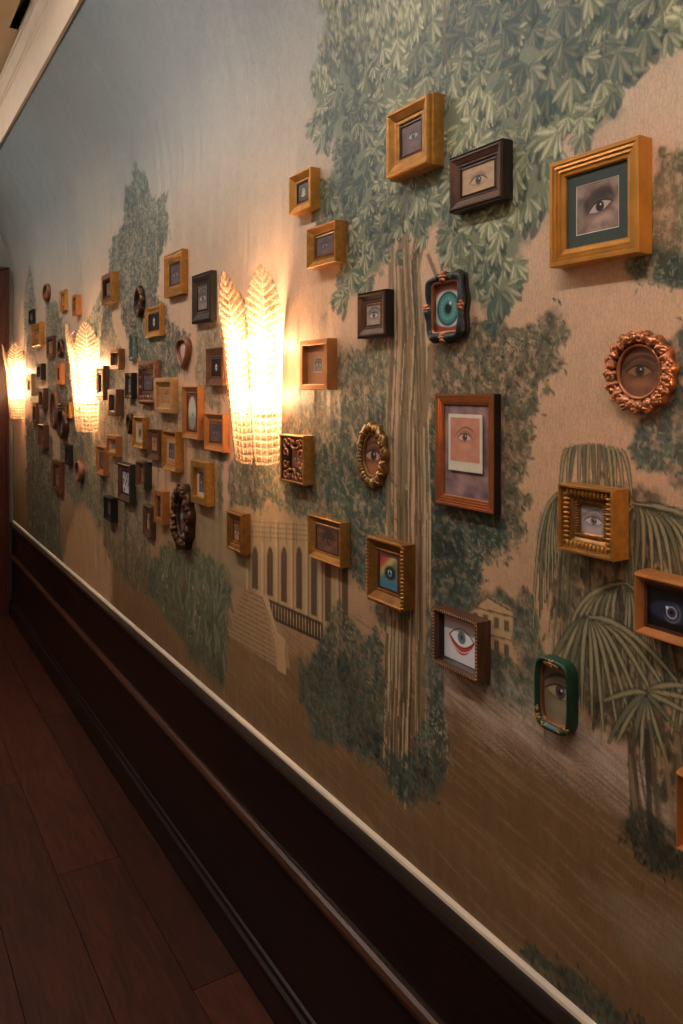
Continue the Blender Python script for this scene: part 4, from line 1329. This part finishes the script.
    # the great leafy crown: palmate leaves one by one
    crown = [(330, -60), (326, 20), (313, 75), (318, 118), (338, 150), (326, 190), (322, 222), (346, 245), (340, 285), (330, 305), (352, 296), (378, 268), (396, 236), (424, 226), (444, 232), (448, 262),
             (470, 285), (492, 300), (512, 286), (524, 262), (540, 226), (552, 200), (556, 160), (556, 128), (590, 132), (606, 112), (616, 88), (640, 66), (668, 34), (700, 12), (760, -30), (900, -200), (330, -200)]
    sl, sd = fill(crown, (104, 124, 100), .02, .05, 9, .85, 91)
    ys, zs = Yg[sl], Zg[sl]
    cc, rw = cols[sl[1]], rows[sl[0]]
    y0, y1, z0, z1 = ys.min(), ys.max(), zs.min(), min(zs.max(), 2.75)
    n = int((y1 - y0) * (z1 - z0) * 1900)
    cand = []
    for _ in range(n):
        y, z = rr.uniform(y0, y1), rr.uniform(z0, z1)
        i = min(len(rw) - 1, np.searchsorted(rw, z))
        j = min(len(cc) - 1, np.searchsorted(cc, y))
        if sd[i, j] < -.004 or (sd[i, j] < .02 and rr.rand() < .2):
            continue
        cand.append((y, z))
    dk = lin((40, 62, 62))
    for q, (y, z) in enumerate(cand):
        g = vnoise(np.array([y]), np.array([z]), 7, 88)[0]
        lt = np.clip(g * 1.15 + rr.uniform(-.5, .4), 0, 1)
        near = np.clip((1.9 - y) / 1.2, 0, 1)       # the painter's yellow-green side of the crown
        base = lin((70, 102, 96)) * (1 - lt) + lin((158, 170, 132)) * lt
        if near < .5:
            base = base * .62 + lin((80, 112, 106)) * .38
        tip = base * .35 + lin((238, 232, 190)) * .7 * (0.22 + .78 * lt)
        a0 = -PI / 2 + rr.uniform(-1.3, 1.3)
        L = rr.uniform(.026, .054)
        # shadow marks first so the leaf stands out
        a = a0 + rr.uniform(-.5, .5)
        blade(y - .004, z - .004, y + L * math.cos(a), z + L * math.sin(a) - .006, L * .30, dk, dk, .75)
        nb = rr.randint(5, 8)
        for i in range(nb):
            a = a0 + (i - (nb - 1) / 2) * .36 + rr.uniform(-.08, .08)
            LL = L * (1 - .07 * abs(i - (nb - 1) / 2)) * rr.uniform(.85, 1.1)
            blade(y, z, y + LL * math.cos(a), z + LL * math.sin(a), L * .16, base * .38, tip if (i % 3 != 1) else base * .8, .95)
    # limbs showing through the crown
    for pts, w in (([(446, -5), (444, 40), (448, 70)], .006), ([(404, 200), (402, 222)], .008)):
        strand(pts, w, (120, 104, 80), .6)

    # woven cloth look of the paper: tiny tonal change only
    img[:] = img * (.93 + .14 * n3)[..., None]
    return np.clip(img, 0, 1)


def wallpaper_material():
    m = bpy.data.materials.new('painted_mural_wallpaper')
    m.use_nodes = True
    nt = m.node_tree
    b = nt.nodes['Principled BSDF']
    b.inputs['Roughness'].default_value = .45
    b.inputs['Specular IOR Level'].default_value = .32
    a = nt.nodes.new('ShaderNodeAttribute')
    a.attribute_name = 'paint'
    tc = nt.nodes.new('ShaderNodeTexCoord')
    mp = nt.nodes.new('ShaderNodeMapping')
    mp.inputs['Scale'].default_value = (1, 2.6, .35)
    nt.links.new(tc.outputs['Object'], mp.inputs['Vector'])
    nz = nt.nodes.new('ShaderNodeTexNoise')
    nz.inputs['Scale'].default_value = 130
    nz.inputs['Detail'].default_value = 6
    nz.inputs['Roughness'].default_value = .7
    nt.links.new(mp.outputs[0], nz.inputs['Vector'])
    vo = nt.nodes.new('ShaderNodeTexVoronoi')
    vo.feature = 'DISTANCE_TO_EDGE'
    vo.inputs['Scale'].default_value = 120
    mv = nt.nodes.new('ShaderNodeMapping')
    mv.inputs['Scale'].default_value = (1, 1.5, .8)
    nt.links.new(tc.outputs['Object'], mv.inputs['Vector'])
    nw = nt.nodes.new('ShaderNodeTexNoise')
    nw.inputs['Scale'].default_value = 40
    nt.links.new(mv.outputs[0], nw.inputs['Vector'])
    mw = nt.nodes.new('ShaderNodeVectorMath')
    mw.operation = 'MULTIPLY_ADD'
    mw.inputs[1].default_value = (.02, .02, .02)
    nt.links.new(nw.outputs['Color'], mw.inputs[0])
    nt.links.new(mv.outputs[0], mw.inputs[2])
    nt.links.new(mw.outputs[0], vo.inputs['Vector'])
    cr = nt.nodes.new('ShaderNodeMapRange')
    cr.inputs['From Max'].default_value = .10
    cr.inputs['To Min'].default_value = .84
    cr.inputs['To Max'].default_value = 1.0
    nt.links.new(vo.outputs['Distance'], cr.inputs['Value'])
    mr = nt.nodes.new('ShaderNodeMapRange')
    mr.inputs['From Min'].default_value = .25
    mr.inputs['From Max'].default_value = .75
    mr.inputs['To Min'].default_value = .80
    mr.inputs['To Max'].default_value = 1.18
    nt.links.new(nz.outputs['Fac'], mr.inputs['Value'])
    mu = nt.nodes.new('ShaderNodeMath')
    mu.operation = 'MULTIPLY'
    nt.links.new(mr.outputs[0], mu.inputs[0])
    nt.links.new(cr.outputs[0], mu.inputs[1])
    sc = nt.nodes.new('ShaderNodeVectorMath')
    sc.operation = 'SCALE'
    nt.links.new(a.outputs['Color'], sc.inputs[0])
    nt.links.new(mu.outputs[0], sc.inputs['Scale'])
    nt.links.new(sc.outputs[0], b.inputs['Base Color'])
    bp = nt.nodes.new('ShaderNodeBump')
    bp.inputs['Strength'].default_value = .4
    bp.inputs['Distance'].default_value = .001
    nt.links.new(nz.outputs['Fac'], bp.inputs['Height'])
    # slow undulation of the hand-plastered cove
    wv = nt.nodes.new('ShaderNodeTexNoise')
    wv.inputs['Scale'].default_value = 5
    mp2 = nt.nodes.new('ShaderNodeMapping')
    mp2.inputs['Scale'].default_value = (.5, 2.6, .5)
    nt.links.new(tc.outputs['Object'], mp2.inputs['Vector'])
    nt.links.new(mp2.outputs[0], wv.inputs['Vector'])
    bp2 = nt.nodes.new('ShaderNodeBump')
    bp2.inputs['Strength'].default_value = .8
    bp2.inputs['Distance'].default_value = .012
    nt.links.new(wv.outputs['Fac'], bp2.inputs['Height'])
    nt.links.new(bp2.outputs[0], bp.inputs['Normal'])
    nt.links.new(bp.outputs[0], b.inputs['Normal'])
    return m


COVE_R, COVE_Z, COVE_T = 1.07, 2.31, math.radians(40)
Y_END = 6.02
RAIL_Z = .657


def struct(o):
    o['kind'] = 'structure'
    return o


def build_mural():
    pxs = np.arange(13.5, 692, 1.0)
    far = np.array([wall_y(p) for p in pxs])[::-1]          # ascending in y
    far[-1] = Y_END
    near = np.arange(-1.6, far[0] - .006, .008)
    cols = np.concatenate([near, far])
    flat = np.arange(RAIL_Z - .02, COVE_Z, .0024)
    ts = np.linspace(0, COVE_T, 84)
    rows = np.concatenate([flat, COVE_Z + ts * COVE_R])
    img = paint_mural(cols, rows)
    nC, nR = len(cols), len(rows)
    xs = np.concatenate([np.zeros(len(flat)), -COVE_R + COVE_R * np.cos(ts)])
    zs = np.concatenate([flat, COVE_Z + COVE_R * np.sin(ts)])
    V = np.zeros((nR, nC, 3), np.float32)
    V[..., 0] = xs[:, None]
    V[..., 1] = cols[None, :]
    V[..., 2] = zs[:, None]
    me = bpy.data.meshes.new('wall_right')
    nv = nC * nR
    nq = (nC - 1) * (nR - 1)
    me.vertices.add(nv)
    me.vertices.foreach_set('co', V.ravel())
    idx = np.arange(nv).reshape(nR, nC)
    q = np.stack([idx[:-1, :-1], idx[1:, :-1], idx[1:, 1:], idx[:-1, 1:]], -1).reshape(-1, 4).astype(np.int32)
    me.loops.add(nq * 4)
    me.loops.foreach_set('vertex_index', q.ravel())
    me.polygons.add(nq)
    me.polygons.foreach_set('loop_start', np.arange(0, nq * 4, 4, dtype=np.int32))
    me.polygons.foreach_set('use_smooth', np.ones(nq, bool))
    me.update(calc_edges=True)
    at = me.color_attributes.new('paint', 'FLOAT_COLOR', 'POINT')
    buf = np.ones((nv, 4), np.float32)
    buf[:, :3] = img.reshape(-1, 3)
    at.data.foreach_set('color', buf.ravel())
    me.materials.append(wallpaper_material())
    o = bpy.data.objects.new('wall_right', me)
    C.objects.link(o)
    return struct(o)


build_mural()


# ------------------------------------------------------------------ woodwork, floor, ceiling
def extrude_y(name, prof, y0, y1, m, closed=True):
    """profile in (x, z) swept along the corridor"""
    n = len(prof)
    vs = [(x, y0, z) for x, z in prof] + [(x, y1, z) for x, z in prof]
    fs = [(i, (i + 1) % n, n + (i + 1) % n, n + i) for i in range(n if closed else n - 1)]
    if closed:
        fs += [tuple(range(n))[::-1], tuple(range(n, 2 * n))]
    me = bpy.data.meshes.new(name)
    me.from_pydata(vs, [], fs)
    me.materials.append(m)
    o = bpy.data.objects.new(name, me)
    C.objects.link(o)
    return struct(o)


def box(name, x0, x1, y0, y1, z0, z1, m):
    me = bpy.data.meshes.new(name)
    me.from_pydata([(x, y, z) for x in (x0, x1) for y in (y0, y1) for z in (z0, z1)], [],
                   [(0, 1, 3, 2), (4, 6, 7, 5), (0, 4, 5, 1), (2, 3, 7, 6), (0, 2, 6, 4), (1, 5, 7, 3)])
    me.materials.append(m)
    o = bpy.data.objects.new(name, me)
    C.objects.link(o)
    return struct(o)


strip = mat('highlight_mahogany_moulding', (74, 42, 27), .28, 0, .3, 6, .05, .6, .2, (3, .4, 3))  # lighter than the panelling: the moulding's warm highlight is put into its colour
wood = mat('dark_mahogany', (27, 13, 9), .30, 0, .35, 6, .05, .45, .15, (3, .4, 3))
doorwood = mat('red_mahogany_door', (66, 30, 20), .35, 0, .3, 6, .05, .4, 0, (3, 3, .4))
white = mat('cream_paint', (214, 196, 172), .5, 0, .06, 12)
plaster = mat('ceiling_plaster', (196, 172, 140), .6, 0, .06, 5)
dimwall = mat('greige_wall_paint', (150, 138, 124), .6, 0, .1, 5)
YN = -1.6
z = RAIL_Z
# chair rail with stepped mouldings, wainscot face, lower strip and skirting
extrude_y('trim_1', [(0, z), (-.009, z), (-.008, z + .006), (-.003, z + .010), (0, z + .010)], YN, Y_END - .03, white)
extrude_y('trim_2', [(0, z), (-.034, z), (-.038, z - .006), (-.036, z - .014), (-.028, z - .019), (-.028, z - .030), (-.023, z - .036), (-.021, z - .046), (-.015, z - .054), (-.014, z - .066), (0, z - .068)], YN, Y_END - .03, wood)
box('wall_right_wainscot', -.012, 0, YN, Y_END, 0, z - .060, wood)
extrude_y('trim_3', [(-.012, .432), (-.018, .433), (-.025, .428), (-.030, .420), (-.030, .412), (-.026, .404), (-.019, .399), (-.012, .397)], YN, Y_END - .03, strip)
extrude_y('baseboard_right', [(-.012, 0), (-.034, 0), (-.034, .078), (-.030, .090), (-.022, .096), (-.018, .106), (-.012, .110)], YN, Y_END - .03, wood)


def floor_material():
    m = bpy.data.materials.new('dark_oak_boards')
    m.use_nodes = True
    nt = m.node_tree
    b = nt.nodes['Principled BSDF']
    b.inputs['Roughness'].default_value = .5
    b.inputs['Specular IOR Level'].default_value = .2
    tc = nt.nodes.new('ShaderNodeTexCoord')
    oi = nt.nodes.new('ShaderNodeAttribute')
    oi.attribute_name = 'board'
    mp = nt.nodes.new('ShaderNodeMapping')
    mp.inputs['Scale'].default_value = (9, .9, 1)
    nt.links.new(tc.outputs['Object'], mp.inputs['Vector'])
    ad = nt.nodes.new('ShaderNodeVectorMath')
    ad.operation = 'ADD'
    nt.links.new(mp.outputs[0], ad.inputs[0])
    sc = nt.nodes.new('ShaderNodeVectorMath')
    sc.operation = 'SCALE'
    sc.inputs['Scale'].default_value = 37
    nt.links.new(oi.outputs['Vector'], sc.inputs[0])
    nt.links.new(sc.outputs[0], ad.inputs[1])
    nz = nt.nodes.new('ShaderNodeTexNoise')
    nz.inputs['Scale'].default_value = 5
    nz.inputs['Detail'].default_value = 8
    nz.inputs['Distortion'].default_value = 1.2
    nt.links.new(ad.outputs[0], nz.inputs['Vector'])
    rp = nt.nodes.new('ShaderNodeValToRGB')
    rp.color_ramp.elements[0].position = .3
    rp.color_ramp.elements[1].position = .72
    rp.color_ramp.elements[0].color = (*lin((44, 20, 13)), 1)
    rp.color_ramp.elements[1].color = (*lin((78, 38, 25)), 1)
    nt.links.new(nz.outputs['Fac'], rp.inputs['Fac'])
    hs = nt.nodes.new('ShaderNodeHueSaturation')
    mr = nt.nodes.new('ShaderNodeMapRange')
    mr.inputs['To Min'].default_value = .62
    mr.inputs['To Max'].default_value = 1.2
    nt.links.new(oi.outputs['Fac'], mr.inputs['Value'])
    nt.links.new(mr.outputs[0], hs.inputs['Value'])
    nt.links.new(rp.outputs[0], hs.inputs['Color'])
    nt.links.new(hs.outputs[0], b.inputs['Base Color'])
    bp = nt.nodes.new('ShaderNodeBump')
    bp.inputs['Strength'].default_value = .3
    bp.inputs['Distance'].default_value = .002
    nt.links.new(nz.outputs['Fac'], bp.inputs['Height'])
    nt.links.new(bp.outputs[0], b.inputs['Normal'])
    return m


def build_floor():
    """boards with small grooves, all in one floor mesh"""
    vs, fs, bd = [], [], []
    edges = [-.034, -.171, -.376, -.571, -.77, -.97, -1.17, -1.37, -1.57, -1.80]
    cuts = {0: [.2, 1.98, 4.01], 1: [.9, 2.68, 4.7], 2: [.6, 3.4, 5.2], 3: [.2, 2.6, 4.4]}
    rr = random.Random(5)
    g = .0016
    for i in range(len(edges) - 1):
        x1, x0 = edges[i], edges[i + 1]
        cu = cuts.get(i, [rr.uniform(-.6, 1.2) + 1.7 * k for k in range(4)])
        ys = [YN] + [c for c in sorted(cu) if YN < c < Y_END] + [Y_END]
        for a, b_ in zip(ys[:-1], ys[1:]):
            k = len(vs)
            vs += [(x0 + g, a + g, 0), (x1 - g, a + g, 0), (x1 - g, b_ - g, 0), (x0 + g, b_ - g, 0),
                   (x0, a, -.004), (x1, a, -.004), (x1, b_, -.004), (x0, b_, -.004)]
            fs += [(k, k + 1, k + 2, k + 3), (k + 4, k + 5, k + 1, k), (k + 5, k + 6, k + 2, k + 1), (k + 6, k + 7, k + 3, k + 2), (k + 7, k + 4, k, k + 3)]
            bd += [rr.random()] * 8
    k = len(vs)
    vs += [(0, YN, -.004), (0, Y_END, -.004), (-.034, YN, -.004), (-.034, Y_END, -.004)]
    fs += [(k, k + 1, k + 3, k + 2)]
    bd += [0] * 4
    me = bpy.data.meshes.new('floor')
    me.from_pydata(vs, [], fs)
    at = me.attributes.new('board', 'FLOAT', 'POINT')
    at.data.foreach_set('value', np.array(bd, np.float32))
    me.materials.append(floor_material())
    o = bpy.data.objects.new('floor', me)
    C.objects.link(o)
    struct(o)


build_floor()

# ceiling tray: fascia at the cove's edge, crown moulding, flat ceiling with an air slot
xe = -COVE_R + COVE_R * math.cos(COVE_T)
ze = COVE_Z + COVE_R * math.sin(COVE_T)
extrude_y('trim_4', [(xe, ze - .004), (xe - .012, ze - .004), (xe - .012, ze + .19), (xe - .016, ze + .195), (xe - .016, ze + .212), (xe - .021, ze + .217),
                     (xe - .022, ze + .235), (xe - .026, ze + .256), (xe - .033, ze + .268), (xe - .033, ze + .282), (xe - .040, ze + .286), (xe - .040, ze + .300), (xe, ze + .300)], YN, Y_END, white)
zc_ = ze + .30
xv0, xv1 = xe - .047, xe - .086
me_parts = [(-1.80, xv1, YN, Y_END), (xv0, xe - .0, YN, Y_END)]
vent_end = 3.93
me = bpy.data.meshes.new('ceiling')
vs, fs = [], []
for (a, b_, c, d) in [(-1.80, xv1, YN, Y_END), (xv0, xe, YN, Y_END), (xv1, xv0, vent_end, Y_END)]:
    k = len(vs)
    vs += [(a, c, zc_), (b_, c, zc_), (b_, d, zc_), (a, d, zc_)]
    fs.append((k, k + 1, k + 2, k + 3))
me.from_pydata(vs, [], fs)
me.materials.append(plaster)
o = bpy.data.objects.new('ceiling', me)
C.objects.link(o)
struct(o)
# the slot diffuser let into the ceiling
vb = bpy.data.meshes.new('air_vent')
y0v, y1v = YN, vent_end
vb.from_pydata([(xv1, y0v, zc_), (xv0, y0v, zc_), (xv0, y1v, zc_), (xv1, y1v, zc_), (xv1, y0v, zc_ + .05), (xv0, y0v, zc_ + .05), (xv0, y1v, zc_ + .05), (xv1, y1v, zc_ + .05)], [],
               [(4, 5, 6, 7), (0, 1, 5, 4), (1, 2, 6, 5), (2, 3, 7, 6), (3, 0, 4, 7)])
vb.materials.append(M['black'])
vo_ = bpy.data.objects.new('air_vent', vb)
C.objects.link(vo_)
tagit(vo_, 'long black slot air vent set in the ceiling at the top left', 'vent')

# end wall with the dark door, opposite wall, wall behind the camera
end = bpy.data.meshes.new('wall_back')
end.from_pydata([(.02, Y_END, 0), (-1.80, Y_END, 0), (-1.80, Y_END, 3.5), (.02, Y_END, 3.5)], [], [(0, 1, 2, 3)])
end.materials.append(mat('grey_blue_end_wall', (120, 122, 118), .6, 0, .1, 6))
o = bpy.data.objects.new('wall_back', end)
C.objects.link(o)
struct(o)
box('wall_left', -1.90, -1.80, YN, Y_END, 0, 3.5, dimwall)
box('wall_front', -1.80, 0, YN - .1, YN, 0, 3.5, dimwall)


def build_door():
    root = empty('door_1', (-.55, Y_END - .02, 0))
    root['kind'] = 'structure'
    def part(name, boxes, m, parent=root):
        vs, fs = [], []
        for (x0, x1, y0, y1, z0, z1) in boxes:
            k = len(vs)
            vs += [(x, y, z) for x in (x0, x1) for y in (y0, y1) for z in (z0, z1)]
            fs += [tuple(k + i for i in f) for f in [(0, 1, 3, 2), (4, 6, 7, 5), (0, 4, 5, 1), (2, 3, 7, 6), (0, 2, 6, 4), (1, 5, 7, 3)]]
        me = bpy.data.meshes.new(name)
        me.from_pydata(vs, [], fs)
        me.materials.append(m)
        o = bpy.data.objects.new(name, me)
        C.objects.link(o)
        o.parent = parent
        return o
    hw = .515
    part('casing', [(hw - .09, hw, -.03, .018, 0, 2.46), (-hw, -hw + .09, -.03, .018, 0, 2.46), (-hw + .09, hw - .09, -.03, .018, 2.37, 2.46),
                    (hw - .02, hw + .0, -.045, -.03, 0, 2.47), (-hw, -hw + .02, -.045, -.03, 0, 2.47), (-hw, hw, -.045, -.03, 2.455, 2.47)], doorwood)
    part('door_panel', [(-hw + .09, hw - .09, -.01, .015, .01, 2.37), (-.36, -.26, -.022, -.01, .01, 2.37), (.26, .36, -.022, -.01, .01, 2.37), (-.26, .26, -.022, -.01, .01, .25), (-.26, .26, -.022, -.01, 1.0, 1.15), (-.26, .26, -.022, -.01, 2.24, 2.37)], doorwood)
    part('door_handle', [(-.33, -.29, -.03, -.022, .98, 1.12), (-.33, -.20, -.075, -.06, 1.05, 1.07), (-.32, -.30, -.065, -.03, 1.05, 1.07)], M['brass'])


build_door()

# ------------------------------------------------------------------ light
def wbox(vs, fs, x0, x1, y0, y1, z0, z1):
    k = len(vs)
    vs += [(x, y, z) for x in (x0, x1) for y in (y0, y1) for z in (z0, z1)]
    fs += [tuple(k + i for i in f) for f in [(0, 1, 3, 2), (4, 6, 7, 5), (0, 4, 5, 1), (2, 3, 7, 6), (0, 2, 6, 4), (1, 5, 7, 3)]]


def added_linear_light(y, ln, label):
    """unseen fill light added overhead: long shallow ceiling fitting with a frosted diffuser"""
    root = empty('added_linear_ceiling_light', (-1.25, y, zc_))
    tagit(root, label, 'ceiling light', 'added linear fill lights')
    for name, bx, m in (('housing', [(-.075, -.060, -ln / 2, ln / 2, -.05, -.001), (.060, .075, -ln / 2, ln / 2, -.05, -.001), (-.06, .06, -ln / 2, -ln / 2 + .01, -.05, -.001),
                                     (-.06, .06, ln / 2 - .01, ln / 2, -.05, -.001), (-.06, .06, -ln / 2 + .01, ln / 2 - .01, -.01, -.001)], white),
                        ('diffuser', [(-.058, .058, -ln / 2 + .012, ln / 2 - .012, -.085, -.040)], M['lens'])):
        vs, fs = [], []
        for b_ in bx:
            wbox(vs, fs, *b_)
        me = bpy.data.meshes.new(name)
        me.from_pydata(vs, [], fs)
        me.materials.append(m)
        o = bpy.data.objects.new(name, me)
        C.objects.link(o)
        o.parent = root


M['lens'] = emit('added_light_diffuser', (1, .93, .88), 11)
for yy, ln, lb in ((.2, 1.5, 'added unseen linear ceiling light above and beside the camera'), (2.5, 1.3, 'added unseen linear ceiling light halfway along the corridor'), (4.6, 1.1, 'added unseen linear ceiling light nearest the dark door')):
    added_linear_light(yy, ln, lb)

w = bpy.data.worlds.new('world')
bpy.context.scene.world = w
w.use_nodes = True
w.node_tree.nodes['Background'].inputs['Color'].default_value = (.55, .65, .8, 1)
w.node_tree.nodes['Background'].inputs['Strength'].default_value = .15

cam = bpy.data.cameras.new('camera')
cam.sensor_fit = 'VERTICAL'
cam.sensor_height = 36
cam.lens = FPX / 1024 * 36
cam.shift_y = -(512 - HOR) / 1024
cam.clip_start = .02
co = bpy.data.objects.new('camera', cam)
C.objects.link(co)
co.location = (-D0, 0, EYE)
co.rotation_euler = (PI / 2, 0, -AL)
sc = bpy.context.scene
sc.camera = co
sc.view_settings.view_transform = 'Standard'
sc.view_settings.look = 'None'
sc.view_settings.gamma = 1
sc.view_settings.exposure = 1.7
sc.view_settings.use_curve_mapping = False
sc.cycles.use_denoising = True
sc.cycles.max_bounces = 6
sc.cycles.transparent_max_bounces = 12
